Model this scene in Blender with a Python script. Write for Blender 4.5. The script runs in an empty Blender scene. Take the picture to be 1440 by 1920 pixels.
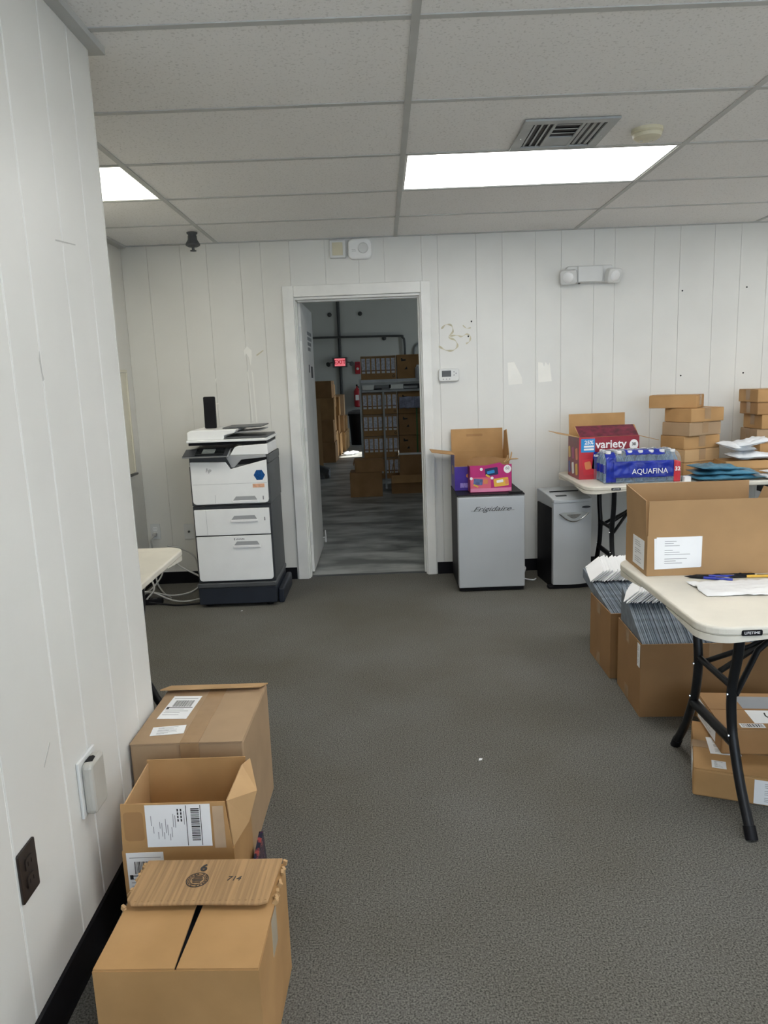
import bpy, bmesh, math, random
from mathutils import Vector as V, Matrix as Mx, noise as NZ
random.seed(7)
SC = bpy.context.scene
C = SC.collection
PI = math.pi

# ------------------------------------------------------------------ camera, sky, sun, exposure
cam = bpy.data.objects.new('camera', bpy.data.cameras.new('camera'))
C.objects.link(cam)
SC.camera = cam
_p, _y, _r = 0.179948, -0.0042975, -0.03801
_f = V((math.sin(_y)*math.cos(_p), math.cos(_y)*math.cos(_p), -math.sin(_p)))
_rt = V((math.cos(_y), -math.sin(_y), 0)); _up = _rt.cross(_f)
_R = math.cos(_r)*_rt + math.sin(_r)*_up
_U = -math.sin(_r)*_rt + math.cos(_r)*_up
cam.matrix_world = Mx(((_R.x, _U.x, -_f.x, 0), (_R.y, _U.y, -_f.y, 0), (_R.z, _U.z, -_f.z, 1.4245), (0, 0, 0, 1)))
cam.data.sensor_fit = 'VERTICAL'; cam.data.sensor_height = 36.0
cam.data.lens = 1362.97*36/1920
cam.data.clip_start = 0.02; cam.data.clip_end = 200

W = bpy.data.worlds.new('sky'); SC.world = W; W.use_nodes = True
W.node_tree.nodes['Background'].inputs[0].default_value = (0.74, 0.86, 1.0, 1)
W.node_tree.nodes['Background'].inputs[1].default_value = 5.4
sun = bpy.data.objects.new('sun', bpy.data.lights.new('sun', 'SUN')); C.objects.link(sun)
sun.data.energy = 14.0; sun.data.angle = 0.009; sun.data.color = (1.0, 0.96, 0.88)
sun.rotation_euler = V((-0.74, -0.03, -0.60)).to_track_quat('-Z', 'Y').to_euler()
VS = SC.view_settings
SC.display_settings.display_device = 'sRGB'
VS.view_transform = 'Standard'; VS.look = 'None'; VS.gamma = 1.0; VS.use_curve_mapping = False
VS.exposure = 0.0
LED = 10.0            # radiance of the lit ceiling panels

# ------------------------------------------------------------------ materials
def lin(c):
    c = c/255.0
    return c/12.92 if c <= 0.04045 else ((c+0.055)/1.055)**2.4
def S(r, g, b): return (lin(r), lin(g), lin(b))
MATS = {}
def mat(name, col, rough=0.6, metal=0.0, vary=0.05, scale=8.0, bump=0.0, bscale=120.0, stretch=None, col2=None, lo=0.35, hi=0.65, spec=0.5, detail=4.0, coat=0.0):
    if name in MATS: return MATS[name]
    m = bpy.data.materials.new(name); m.use_nodes = True
    nt = m.node_tree; N = nt.nodes; L = nt.links
    b = N['Principled BSDF']
    b.inputs['Roughness'].default_value = rough; b.inputs['Metallic'].default_value = metal
    b.inputs['Specular IOR Level'].default_value = spec
    if coat: b.inputs['Coat Weight'].default_value = coat
    tc = N.new('ShaderNodeTexCoord'); mp = N.new('ShaderNodeMapping')
    L.new(tc.outputs['Object'], mp.inputs['Vector'])
    if stretch: mp.inputs['Scale'].default_value = stretch
    nz = N.new('ShaderNodeTexNoise'); nz.inputs['Scale'].default_value = scale; nz.inputs['Detail'].default_value = detail
    L.new(mp.outputs['Vector'], nz.inputs['Vector'])
    cr = N.new('ShaderNodeValToRGB')
    cr.color_ramp.elements[0].position = lo; cr.color_ramp.elements[1].position = hi
    a = tuple(max(0, min(1, c*(1-vary))) for c in col); d = col2 or tuple(max(0, min(1, c*(1+vary))) for c in col)
    cr.color_ramp.elements[0].color = (*a, 1); cr.color_ramp.elements[1].color = (*d, 1)
    L.new(nz.outputs['Fac'], cr.inputs['Fac']); L.new(cr.outputs['Color'], b.inputs['Base Color'])
    if bump:
        n2 = N.new('ShaderNodeTexNoise'); n2.inputs['Scale'].default_value = bscale; n2.inputs['Detail'].default_value = 3
        L.new(mp.outputs['Vector'], n2.inputs['Vector'])
        bp = N.new('ShaderNodeBump'); bp.inputs['Strength'].default_value = bump; bp.inputs['Distance'].default_value = 0.003
        L.new(n2.outputs['Fac'], bp.inputs['Height']); L.new(bp.outputs['Normal'], b.inputs['Normal'])
    MATS[name] = m
    return m
def emis(name, col, strength):
    m = bpy.data.materials.new(name); m.use_nodes = True
    b = m.node_tree.nodes['Principled BSDF']
    b.inputs['Base Color'].default_value = (0.8, 0.8, 0.8, 1)
    b.inputs['Emission Color'].default_value = (*col, 1); b.inputs['Emission Strength'].default_value = strength
    MATS[name] = m; return m
def clear(name, tint, opacity=0.12, rough=0.05):
    m = bpy.data.materials.new(name); m.use_nodes = True
    nt = m.node_tree; N = nt.nodes; L = nt.links
    b = N['Principled BSDF']; b.inputs['Base Color'].default_value = (*tint, 1); b.inputs['Roughness'].default_value = rough
    t = N.new('ShaderNodeBsdfTransparent'); t.inputs[0].default_value = (*[0.5+0.5*c for c in tint], 1)
    mx = N.new('ShaderNodeMixShader'); fr = N.new('ShaderNodeFresnel'); fr.inputs[0].default_value = 1.4
    ad = N.new('ShaderNodeMath'); ad.operation = 'ADD'; ad.inputs[1].default_value = opacity; ad.use_clamp = True
    L.new(fr.outputs[0], ad.inputs[0]); L.new(ad.outputs[0], mx.inputs[0])
    L.new(t.outputs[0], mx.inputs[1]); L.new(b.outputs[0], mx.inputs[2])
    L.new(mx.outputs[0], N['Material Output'].inputs['Surface'])
    MATS[name] = m; return m

M_WALL = mat('wall_paint', (0.74, 0.74, 0.71), 0.42, vary=0.03, scale=2.5, bump=0.06, bscale=60)
M_WALLB = mat('wall_cream_tone', (0.735, 0.725, 0.68), 0.42, vary=0.04, scale=1.6, bump=0.06, bscale=60)  # slightly creamier tone, left of the doorway and in the alcove
M_GROOVE = mat('groove_white', (0.93, 0.93, 0.92), 0.6, vary=0.02)
M_GROOVEB = mat('groove_grey', (0.85, 0.85, 0.82), 0.6, vary=0.05)
M_TRIM = mat('trim_white', (0.8, 0.8, 0.77), 0.35, vary=0.05, scale=5)
M_BASE = mat('black_vinyl', (0.006, 0.006, 0.008), 0.5, vary=0.2, spec=0.2)
M_TILE = mat('acoustic_tile', (0.84, 0.835, 0.82), 0.9, vary=0.16, scale=105, lo=0.32, hi=0.42, bump=0.35, bscale=150, detail=2, col2=(0.87, 0.865, 0.855))
M_TEE = mat('ceiling_grid_metal', (0.50, 0.51, 0.50), 0.5, vary=0.04)
M_CARPET = mat('carpet', (0.068, 0.0675, 0.062), 0.95, vary=0.3, scale=215, lo=0.32, hi=0.68, col2=(0.205, 0.20, 0.184), detail=4, spec=0.1)
M_CONC = mat('concrete', (0.22, 0.235, 0.23), 0.40, vary=0.3, scale=1.9, lo=0.38, hi=0.62, col2=(0.46, 0.475, 0.46), stretch=(1, 2.2, 1), detail=9)
M_WHW = mat('warehouse_wall_paint', (0.42, 0.44, 0.415), 0.7, vary=0.05, scale=0.8)
M_CARD = mat('cardboard', (0.46, 0.268, 0.112), 0.75, vary=0.07, scale=6, bump=0.05, bscale=90)
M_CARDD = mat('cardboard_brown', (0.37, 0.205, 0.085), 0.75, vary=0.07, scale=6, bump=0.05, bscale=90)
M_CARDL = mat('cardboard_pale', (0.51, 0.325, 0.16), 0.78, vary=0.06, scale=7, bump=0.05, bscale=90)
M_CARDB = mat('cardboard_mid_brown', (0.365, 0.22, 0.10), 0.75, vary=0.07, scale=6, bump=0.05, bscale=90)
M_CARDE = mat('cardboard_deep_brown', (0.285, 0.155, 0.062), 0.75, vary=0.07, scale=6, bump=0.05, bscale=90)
M_CARDG = mat('cardboard_grey_tan', (0.375, 0.255, 0.15), 0.75, vary=0.07, scale=6, bump=0.05, bscale=90)
M_CARDR = mat('cardboard_ribbed', (0.37, 0.225, 0.105), 0.7, vary=0.16, scale=14, stretch=(9, 0.25, 1), bump=0.3, bscale=20, lo=0.4, hi=0.6)
M_TAPE = mat('packing_tape', (0.36, 0.23, 0.125), 0.22, vary=0.06, scale=20)
M_PAPER = mat('white_paper', (0.82, 0.83, 0.84), 0.8, vary=0.02)
M_INK = mat('black_ink', (0.02, 0.02, 0.022), 0.6, vary=0.1)
M_INKG = mat('grey_ink', (0.30, 0.30, 0.32), 0.7, vary=0.1)
M_PLW = mat('white_plastic', (0.88, 0.89, 0.89), 0.35, vary=0.02)
M_PLG = mat('grey_plastic', (0.36, 0.37, 0.38), 0.4, vary=0.04)
M_PLD = mat('charcoal_plastic', (0.032, 0.036, 0.042), 0.4, vary=0.1)
M_PLDG = mat('dark_grey_plastic', (0.075, 0.08, 0.085), 0.45, vary=0.1)
M_NAVY = mat('navy_plastic', (0.016, 0.021, 0.032), 0.45, vary=0.1)
M_BLK = mat('black_plastic', (0.006, 0.006, 0.008), 0.5, vary=0.15, spec=0.2)
M_SCREEN = mat('dark_screen', (0.012, 0.014, 0.016), 0.12, vary=0.1)
M_SILVER = mat('silver_paint', (0.56, 0.59, 0.62), 0.35, metal=0.35, vary=0.03, scale=3)
M_CHROME = mat('chrome', (0.75, 0.76, 0.78), 0.15, metal=1.0, vary=0.02)
M_STEEL = mat('galvanised_steel', (0.40, 0.42, 0.42), 0.5, metal=0.3, vary=0.1)
M_TABLE = mat('almond_plastic', (0.66, 0.63, 0.55), 0.5, vary=0.04, scale=9, bump=0.12, bscale=300)
M_LEG = mat('black_steel_tube', (0.008, 0.009, 0.011), 0.35, vary=0.15, spec=0.3)
M_BEIGE = mat('beige_plastic', (0.62, 0.58, 0.43), 0.45, vary=0.05)
M_DEV = mat('device_white', (0.70, 0.71, 0.70), 0.4, vary=0.02)
M_POLY = mat('grey_poly_bag', (0.085, 0.11, 0.14), 0.42, vary=0.3, scale=30)
M_POLYL = mat('pale_grey_poly_bag', (0.15, 0.18, 0.215), 0.42, vary=0.25, scale=30)
M_BLUEPOLY = mat('blue_poly_bag', (0.06, 0.20, 0.31), 0.28, vary=0.25, scale=12)
M_WPOLY = mat('white_poly_bag', (0.72, 0.75, 0.79), 0.4, vary=0.06, scale=14)
M_RED = mat('red_print', (0.50, 0.028, 0.045), 0.35, vary=0.08)
M_DRED = mat('dark_red_print', (0.25, 0.012, 0.028), 0.35, vary=0.15)
M_BLUE = mat('cyan_blue_print', (0.02, 0.26, 0.62), 0.35, vary=0.05)
M_NBLUE = mat('royal_blue_print', (0.008, 0.025, 0.32), 0.3, vary=0.2, scale=20)
M_PURPLE = mat('purple_print', (0.055, 0.018, 0.30), 0.35, vary=0.15)
M_PINK = mat('magenta_print', (0.48, 0.018, 0.17), 0.35, vary=0.06)
M_LPINK = mat('light_pink_print', (0.75, 0.25, 0.42), 0.35, vary=0.06)
M_SALMON = mat('salmon_print', (0.72, 0.13, 0.20), 0.35, vary=0.06)
M_YEL = mat('yellow_print', (0.75, 0.45, 0.06), 0.35, vary=0.08)
M_ORG = mat('orange_print', (0.72, 0.25, 0.10), 0.35, vary=0.08)
M_GREENP = mat('green_print', (0.05, 0.16, 0.04), 0.45, vary=0.08)
M_NAVYP = mat('navy_print', (0.015, 0.02, 0.09), 0.35, vary=0.1)
M_WHITEP = mat('white_print', (0.85, 0.85, 0.86), 0.4, vary=0.01)
M_CREAMB = mat('cream_board', (0.70, 0.67, 0.55), 0.3, vary=0.03)
M_CABLE = mat('grey_cable', (0.45, 0.45, 0.43), 0.5, vary=0.05)
M_SCUFF = mat('faint_scuff', (0.50, 0.50, 0.48), 0.6)
M_GLUE = mat('glue_residue', (0.56, 0.52, 0.38), 0.6, vary=0.12, scale=40)
M_PATCH = mat('white_paint_patch', (0.86, 0.85, 0.80), 0.35, vary=0.03)
M_FIRE = mat('fire_red', (0.40, 0.012, 0.02), 0.4, vary=0.08)
M_BROWNP = mat('brown_plate', (0.018, 0.013, 0.011), 0.4, vary=0.15)
M_PUTTY = mat('putty_metal', (0.47, 0.46, 0.42), 0.45, vary=0.06)
M_LED = emis('lit_diffuser', (1.0, 0.985, 0.95), LED)
M_LEDW = emis('lit_diffuser_warm', (1.0, 0.95, 0.80), LED*1.05)
M_EXIT = emis('exit_red_glow', (1.0, 0.06, 0.10), 0.75)
M_GLASS = clear('window_glass', (0.95, 0.98, 1.0), 0.02, 0.02)
M_FILM = clear('shrink_film', (0.75, 0.85, 0.95), 0.10, 0.12)
M_BOTTLE = clear('bottle_plastic', (0.55, 0.72, 0.88), 0.22, 0.1)

def drift(m, scale, lo, hi, tint=(1.0, 0.97, 0.90)):
    nt = m.node_tree; N = nt.nodes; L = nt.links; b = N['Principled BSDF']
    src = b.inputs['Base Color'].links[0].from_socket
    tc = N.new('ShaderNodeTexCoord'); nz = N.new('ShaderNodeTexNoise'); nz.inputs['Scale'].default_value = scale; nz.inputs['Detail'].default_value = 5
    L.new(tc.outputs['Object'], nz.inputs['Vector'])
    cr = N.new('ShaderNodeValToRGB'); cr.color_ramp.elements[0].position = 0.35; cr.color_ramp.elements[1].position = 0.65
    cr.color_ramp.elements[0].color = (lo*tint[0], lo*tint[1], lo*tint[2], 1); cr.color_ramp.elements[1].color = (hi, hi, hi, 1)
    L.new(nz.outputs['Fac'], cr.inputs['Fac'])
    mx = N.new('ShaderNodeMixRGB'); mx.blend_type = 'MULTIPLY'; mx.inputs[0].default_value = 1.0
    L.new(src, mx.inputs[1]); L.new(cr.outputs['Color'], mx.inputs[2]); L.new(mx.outputs[0], b.inputs['Base Color'])
drift(M_CARPET, 1.3, 0.86, 1.05)
drift(M_CARD, 5.0, 0.9, 1.03); drift(M_CARDD, 5.0, 0.9, 1.03); drift(M_CARDL, 5.0, 0.9, 1.03)
# ------------------------------------------------------------------ mesh helpers
X3, Y3, Z3 = V((1, 0, 0)), V((0, 1, 0)), V((0, 0, 1))
def FR(o, x, y):
    x = V(x).normalized(); y = V(y).normalized(); z = x.cross(y)
    return Mx(((x.x, y.x, z.x, o[0]), (x.y, y.y, z.y, o[1]), (x.z, y.z, z.z, o[2]), (0, 0, 0, 1)))
def FRONT(x, y, z): return FR((x, y, z), X3, Z3)          # faces -Y
def TOP(x, y, z, a=0): return FR((x, y, z), (math.cos(a), math.sin(a), 0), (-math.sin(a), math.cos(a), 0))
def LEFT(x, y, z): return FR((x, y, z), -Y3, Z3)          # faces -X
def RIGHT(x, y, z): return FR((x, y, z), Y3, Z3)          # faces +X
def T(x, y, z): return Mx.Translation((x, y, z))
def RZ(a): return Mx.Rotation(a, 4, 'Z')
def RX(a): return Mx.Rotation(a, 4, 'X')
def RY(a): return Mx.Rotation(a, 4, 'Y')

class G:
    def __init__(s): s.v = []; s.f = []
    def add(s, vs, fs, M=None):
        o = len(s.v)
        s.v += [tuple(M @ V(p)) if M else tuple(p) for p in vs]
        s.f += [tuple(i+o for i in f) for f in fs]; return s
    def box(s, x0, x1, y0, y1, z0, z1, M=None):
        return s.add([(x0, y0, z0), (x1, y0, z0), (x1, y1, z0), (x0, y1, z0), (x0, y0, z1), (x1, y0, z1), (x1, y1, z1), (x0, y1, z1)],
                     [(0, 3, 2, 1), (4, 5, 6, 7), (0, 1, 5, 4), (1, 2, 6, 5), (2, 3, 7, 6), (3, 0, 4, 7)], M)
    def prism(s, pts, d, M=None, z0=0.0):
        n = len(pts)
        return s.add([(p[0], p[1], z0) for p in pts]+[(p[0], p[1], z0+d) for p in pts],
                     [tuple(range(n-1, -1, -1)), tuple(range(n, 2*n))]+[(i, (i+1) % n, n+(i+1) % n, n+i) for i in range(n)], M)
    def tube(s, pts, r, n=8, M=None):
        pts = [V(p) for p in pts]; vs = []; fs = []; pn = None
        for i, p in enumerate(pts):
            t = (pts[min(i+1, len(pts)-1)]-pts[max(i-1, 0)]).normalized()
            if pn is None:
                pn = t.orthogonal().normalized()
            pn = (pn-t*pn.dot(t)).normalized(); b = t.cross(pn)
            rr = r[i] if isinstance(r, (list, tuple)) else r
            vs += [tuple(p+rr*(math.cos(2*PI*k/n)*pn+math.sin(2*PI*k/n)*b)) for k in range(n)]
        for i in range(len(pts)-1):
            fs += [(i*n+k, i*n+(k+1) % n, (i+1)*n+(k+1) % n, (i+1)*n+k) for k in range(n)]
        fs += [tuple(range(n-1, -1, -1)), tuple((len(pts)-1)*n+k for k in range(n))]
        return s.add(vs, fs, M)
    def lathe(s, prof, n=16, M=None, capped=True):
        vs = []; fs = []
        for r, z in prof: vs += [(r*math.cos(2*PI*k/n), r*math.sin(2*PI*k/n), z) for k in range(n)]
        for i in range(len(prof)-1): fs += [(i*n+k, i*n+(k+1) % n, (i+1)*n+(k+1) % n, (i+1)*n+k) for k in range(n)]
        if capped: fs += [tuple(range(n-1, -1, -1)), tuple((len(prof)-1)*n+k for k in range(n))]
        return s.add(vs, fs, M)
    def grid(s, fn, nu, nv, M=None):
        vs = [tuple(fn(i/nu, j/nv)) for j in range(nv+1) for i in range(nu+1)]
        return s.add(vs, [(j*(nu+1)+i, j*(nu+1)+i+1, (j+1)*(nu+1)+i+1, (j+1)*(nu+1)+i) for j in range(nv) for i in range(nu)], M)
    def mesh(s, name, m, smooth=None):
        me = bpy.data.meshes.new(name); me.from_pydata(s.v, [], s.f); me.update()
        if m: me.materials.append(m)
        if smooth:
            me.shade_smooth(); me.set_sharp_from_angle(angle=math.radians(smooth))
        return me
    def build(s, name, m, parent=None, bevel=0.0, smooth=None, seg=2, solid=0.0, label=None):
        o = bpy.data.objects.new(name, s.mesh(name, m, smooth)); C.objects.link(o)
        if parent: o.parent = parent
        if solid:
            md = o.modifiers.new('solid', 'SOLIDIFY'); md.thickness = solid; md.offset = 0
        if bevel:
            md = o.modifiers.new('bevel', 'BEVEL'); md.width = bevel; md.segments = seg; md.limit_method = 'ANGLE'; md.angle_limit = 0.6
        if label: o['label'] = label
        return o
def bx(name, m, parent, x0, x1, y0, y1, z0, z1, bevel=0.0, M=None, label=None):
    return G().box(x0, x1, y0, y1, z0, z1, M).build(name, m, parent, bevel, label=label)
def inst(name, me, parent, loc=(0, 0, 0), rot=(0, 0, 0)):
    o = bpy.data.objects.new(name, me); C.objects.link(o); o.parent = parent; o.location = loc; o.rotation_euler = rot; return o
def tag(o, label, cat, group=None):
    o['label'] = label; o['category'] = cat
    if group: o['group'] = group
    return o
def thing(name, label, cat, loc=(0, 0, 0), rz=0.0, group=None):
    o = bpy.data.objects.new(name, None); C.objects.link(o); o.empty_display_size = 0.05
    o.location = loc; o.rotation_euler = (0, 0, rz)
    return tag(o, label, cat, group)
def struct(o): o['kind'] = 'structure'; return o
def copy_tree(o, parent=None):
    c = o.copy(); C.objects.link(c); c.parent = parent
    for ch in list(o.children): copy_tree(ch, c)
    return c
def rrect(x0, x1, y0, y1, r, n=5, corners=(1, 1, 1, 1)):
    pts = []
    for k, (cx, cy, a) in enumerate(((x1-r, y1-r, 0), (x0+r, y1-r, 90), (x0+r, y0+r, 180), (x1-r, y0+r, 270))):
        if corners[k]:
            pts += [(cx+r*math.cos(math.radians(a+90*i/n)), cy+r*math.sin(math.radians(a+90*i/n))) for i in range(n+1)]
        else:
            pts.append(((x1, y1), (x0, y1), (x0, y0), (x1, y0))[k])
    return pts
def smooth_path(pts, k=6):
    P = [V(p) for p in pts]; P = [2*P[0]-P[1]]+P+[2*P[-1]-P[-2]]; out = []
    for i in range(1, len(P)-2):
        for j in range(k):
            t = j/k; a, b, c, d = P[i-1:i+3]
            out.append(0.5*((2*b)+(c-a)*t+(2*a-5*b+4*c-d)*t*t+(3*b-a-3*c+d)*t**3))
    out.append(P[-2]); return out
def text(s, size, m, parent, M, name='lettering', ext=0.0004, shear=0.0, sx=1.0, bold=0.0):
    cu = bpy.data.curves.new('t', 'FONT'); cu.body = s; cu.size = size; cu.align_x = 'CENTER'; cu.align_y = 'CENTER'
    cu.extrude = ext; cu.shear = shear; cu.offset = bold; cu.resolution_u = 3
    o = bpy.data.objects.new('t', cu); C.objects.link(o)
    me = bpy.data.meshes.new_from_object(o.evaluated_get(bpy.context.evaluated_depsgraph_get()))
    bpy.data.objects.remove(o); bpy.data.curves.remove(cu)
    me.transform(M @ Mx.Diagonal((sx, 1, 1, 1))); me.materials.clear(); me.materials.append(m)
    r = bpy.data.objects.new(name, me); C.objects.link(r); r.parent = parent; return r
def decal(name, m, parent, M, x0, x1, y0, y1, t=0.0006, r=0.0):
    g = G()
    if r: g.prism(rrect(x0, x1, y0, y1, r, 3), t, M)
    else: g.box(x0, x1, y0, y1, 0, t, M)
    return g.build(name, m, parent)
def ellipse(cx, cy, a, b, n=20): return [(cx+a*math.cos(2*PI*i/n), cy+b*math.sin(2*PI*i/n)) for i in range(n)]
def print_label(parent, M, w, h, style='lines', name='shipping_label', seed=1, m=None):
    """white paper label centred at M's origin with ruled print on it"""
    rd = random.Random(seed)
    L = decal(name, m or M_PAPER, parent, M, -w/2, w/2, -h/2, h/2, 0.0007)
    M2 = M @ T(0, 0, 0.0007)
    g = G(); k = G()
    if style == 'lines':
        n = 11
        for i in range(n):
            y = h*(0.36-0.72*i/(n-1)); l = w*rd.uniform(0.15, 0.6)
            if i % 4 != 3: g.box(-w*0.32, -w*0.32+l, y-h*0.009, y+h*0.009, 0, 0.0003, M2)
    elif style == 'ship':      # top bar code, address lines, bottom line
        x = -w*0.3
        while x < w*0.34:
            b = rd.choice((0.008, 0.012, 0.02))*w; k.box(x, x+b, h*0.02, h*0.30, 0, 0.0003, M2); x += b+rd.choice((0.012, 0.018))*w
        k.box(-w*0.44, w*0.44, -h*0.03, -h*0.01, 0, 0.0003, M2)
        for i in range(4):
            g.box(-w*0.42, -w*0.42+w*rd.uniform(0.3, 0.8), -h*(0.10+0.08*i), -h*(0.085+0.08*i), 0, 0.0003, M2)
        g.box(-w*0.42, w*0.42, h*0.38, h*0.395, 0, 0.0003, M2)
        k.box(-w*0.45, -w*0.36, -h*0.10, h*0.0, 0, 0.0003, M2)
    elif style == 'side':      # rotated label: bars stacked vertically
        y = -h*0.36; x0 = w*0.20
        while y < h*0.38:
            b = rd.choice((0.012, 0.02, 0.03))*h; k.box(x0, x0+w*0.13, y, y+b, 0, 0.0003, M2); y += b+rd.choice((0.014, 0.02))*h
        for xx in (0.125, 0.345): k.box(w*xx, w*(xx+0.01), -h*0.48, h*0.48, 0, 0.0003, M2)
        for i, xx in enumerate((-0.42, -0.39, -0.32, -0.29, -0.26, -0.23, -0.20, -0.17, -0.14, -0.11, -0.08, -0.05, 0.09)):
            l = h*rd.uniform(0.15, 0.35); yy = rd.uniform(-0.35, 0.1)*h
            g.box(w*xx, w*(xx+0.010), yy, yy+l, 0, 0.0003, M2)
        for xx in (-0.01, 0.04):
            for j in range(4): k.box(w*xx, w*(xx+0.022), h*(0.10+0.08*j), h*(0.16+0.08*j), 0, 0.0003, M2)
    elif style == 'bars':
        x = -w*0.42
        while x < w*0.42:
            b = rd.choice((0.02, 0.035, 0.05))*w; k.box(x, x+b, -h*0.34, h*0.34, 0, 0.0003, M2); x += b+rd.choice((0.03, 0.045))*w
    elif style == 'grid':
        for i in range(3):
            for j in range(4): k.box(-w*0.32+w*0.23*i, -w*0.32+w*(0.23*i+0.17), -h*0.36+h*0.19*j, -h*0.36+h*(0.19*j+0.13), 0, 0.0003, M2)
    if g.v: g.build('print', M_INKG, L)['kind'] = 'stuff'
    if k.v: k.build('barcode', M_INK if style != 'grid' else M_INKG, L)['kind'] = 'stuff'
    return L

# ------------------------------------------------------------------ cartons
TH = 0.004
def shell(w, d, h, m, parent, hf=None):
    """open carton body, base centre origin; hf = lower front wall height"""
    g = G(); hf = hf or h
    g.box(-w/2, w/2, -d/2, d/2, 0, TH)
    g.box(-w/2, w/2, -d/2, -d/2+TH, TH, hf); g.box(-w/2, w/2, d/2-TH, d/2, TH, h)
    g.box(-w/2, -w/2+TH, -d/2+TH, d/2-TH, TH, h); g.box(w/2-TH, w/2, -d/2+TH, d/2-TH, TH, h)
    return g.build('body', m, parent)
def flap(parent, m, side, w, d, h, ln, ang, inset=0.004, th=0.0035, taper=0.0, name='flap', pts=None):
    """flap hinged on the top edge; ang degrees from upright, outward positive"""
    a = math.radians(ang)
    if side == 'f': o, x, out, hw = V((0, -d/2+th/2, h)), X3, V((0, -1, 0)), w/2
    elif side == 'b': o, x, out, hw = V((0, d/2-th/2, h)), -X3, V((0, 1, 0)), w/2
    elif side == 'l': o, x, out, hw = V((-w/2+th/2, 0, h)), -Y3, V((-1, 0, 0)), d/2
    else: o, x, out, hw = V((w/2-th/2, 0, h)), Y3, V((1, 0, 0)), d/2
    y = math.cos(a)*Z3+math.sin(a)*out
    M = FR(o, x, y); hw -= inset
    P = pts or [(-hw, 0), (hw, 0), (hw-taper, ln), (-hw+taper, ln)]
    return G().prism(P, th, M, -th/2).build(name, m, parent), M
def carton(name, label, loc, rz, w, d, h, m, group=None, seam='x', tape=True, cat='box', bevel=0.004, flap_m=None):
    t = thing(name, label, cat, loc, rz, group)
    bx('body', m, t, -w/2, w/2, -d/2, d/2, 0, h-0.003, bevel)
    fm = flap_m or m; e = 0.0015; q = 0.002
    if seam == 'x':
        bx('flap', fm, t, -w/2+q, w/2-q, -d/2+q, -e, h-0.003, h); bx('flap', fm, t, -w/2+q, w/2-q, e, d/2-q, h-0.003, h)
        if tape:
            g = G().box(-w/2-0.0008, w/2+0.0008, -0.026, 0.026, h, h+0.0008)
            for s in (-1, 1): g.box(min(s*w/2, s*(w/2+0.0008)), max(s*w/2, s*(w/2+0.0008)), -0.026, 0.026, h-0.07, h)
            g.build('tape', M_TAPE, t)
    else:
        bx('flap', fm, t, -w/2+q, -e, -d/2+q, d/2-q, h-0.003, h); bx('flap', fm, t, e, w/2-q, -d/2+q, d/2-q, h-0.003, h)
        if tape:
            g = G().box(-0.026, 0.026, -d/2-0.0008, d/2+0.0008, h, h+0.0008)
            for s in (-1, 1): g.box(-0.026, 0.026, min(s*d/2, s*(d/2+0.0008)), max(s*d/2, s*(d/2+0.0008)), h-0.07, h)
            g.build('tape', M_TAPE, t)
    return t

# ================================================================== THE SETTING
YW = 5.205; HZ = 2.379; TT = 1.2192; X0 = 0.1267; XL = -0.79; XA = -1.755; XR = X0+3*TT; YF = -1.7
R4 = YW-0.604

# floors
o = G().box(XA-0.1, XR+0.1, YF-0.1, 5.265, -0.05, 0.0).build('floor', M_CARPET); struct(o); o['label'] = 'dark grey flecked office carpet'
o = G().box(-7, 3.6, 5.265, 17.4, -0.06, -0.006).build('floor_warehouse', M_CONC); struct(o); o['label'] = 'worn grey concrete warehouse floor'
bx('threshold', M_PLDG, o, -0.6, 0.29, 5.245, 5.285, -0.006, 0.003)

# back wall: substrate with door opening, grooved panels as strips
DX0, DX1, DZ = -0.603, 0.299, 2.012
g = G(); g.box(XA-0.1, DX0, YW+0.006, 5.33, 0, HZ+0.15); g.box(DX1, XR+0.1, YW+0.006, 5.33, 0, HZ+0.15); g.box(DX0, DX1, YW+0.006, 5.33, DZ, HZ+0.15)
wb = struct(g.build('wall_back', M_GROOVEB))
wb['label'] = 'white grooved panel wall around the warehouse doorway'
def strip(parent, m, a, b, z0, z1, axis):
    c, e, dep = (0.0022, 0.0005, 0.006) if axis == 'y' else (0.002, 0.0024, 0.0025)
    if axis == 'y':     # wall facing -Y at YW
        G().prism([(a+e, 0), (b-e, 0), (b-e, dep-0.0015), (b-e-c, dep), (a+e+c, dep), (a+e, dep-0.0015)][::-1], z1-z0, Mx(((1, 0, 0, 0), (0, -1, 0, YW+0.006), (0, 0, 1, z0), (0, 0, 0, 1)))).build('wall_panel', m, parent)
    else:               # wall facing +X at XL
        G().prism([(a+e, 0), (b-e, 0), (b-e, dep-0.0015), (b-e-c, dep), (a+e+c, dep), (a+e, dep-0.0015)], z1-z0, Mx(((0, 1, 0, XL-dep), (1, 0, 0, 0), (0, 0, 1, z0), (0, 0, 0, 1)))).build('wall_panel', m, parent)
GR = [XA, -1.577, -1.349, -1.17, -0.943, -0.8, DX0, -0.36, -0.131, 0.044, DX1, 0.409, 0.671, 0.852, 1.08, 1.256, 1.481, 1.624, 1.893, 2.069, 2.305, 2.485, 2.669, 2.9, 3.08, 3.31, 3.5, XR]
for a, b in zip(GR[:-1], GR[1:]):
    strip(wb, M_WALLB if b < -0.5 else M_WALL, a, b, DZ if (a >= DX0 and b <= DX1) else 0, HZ+0.03, 'y')
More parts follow.
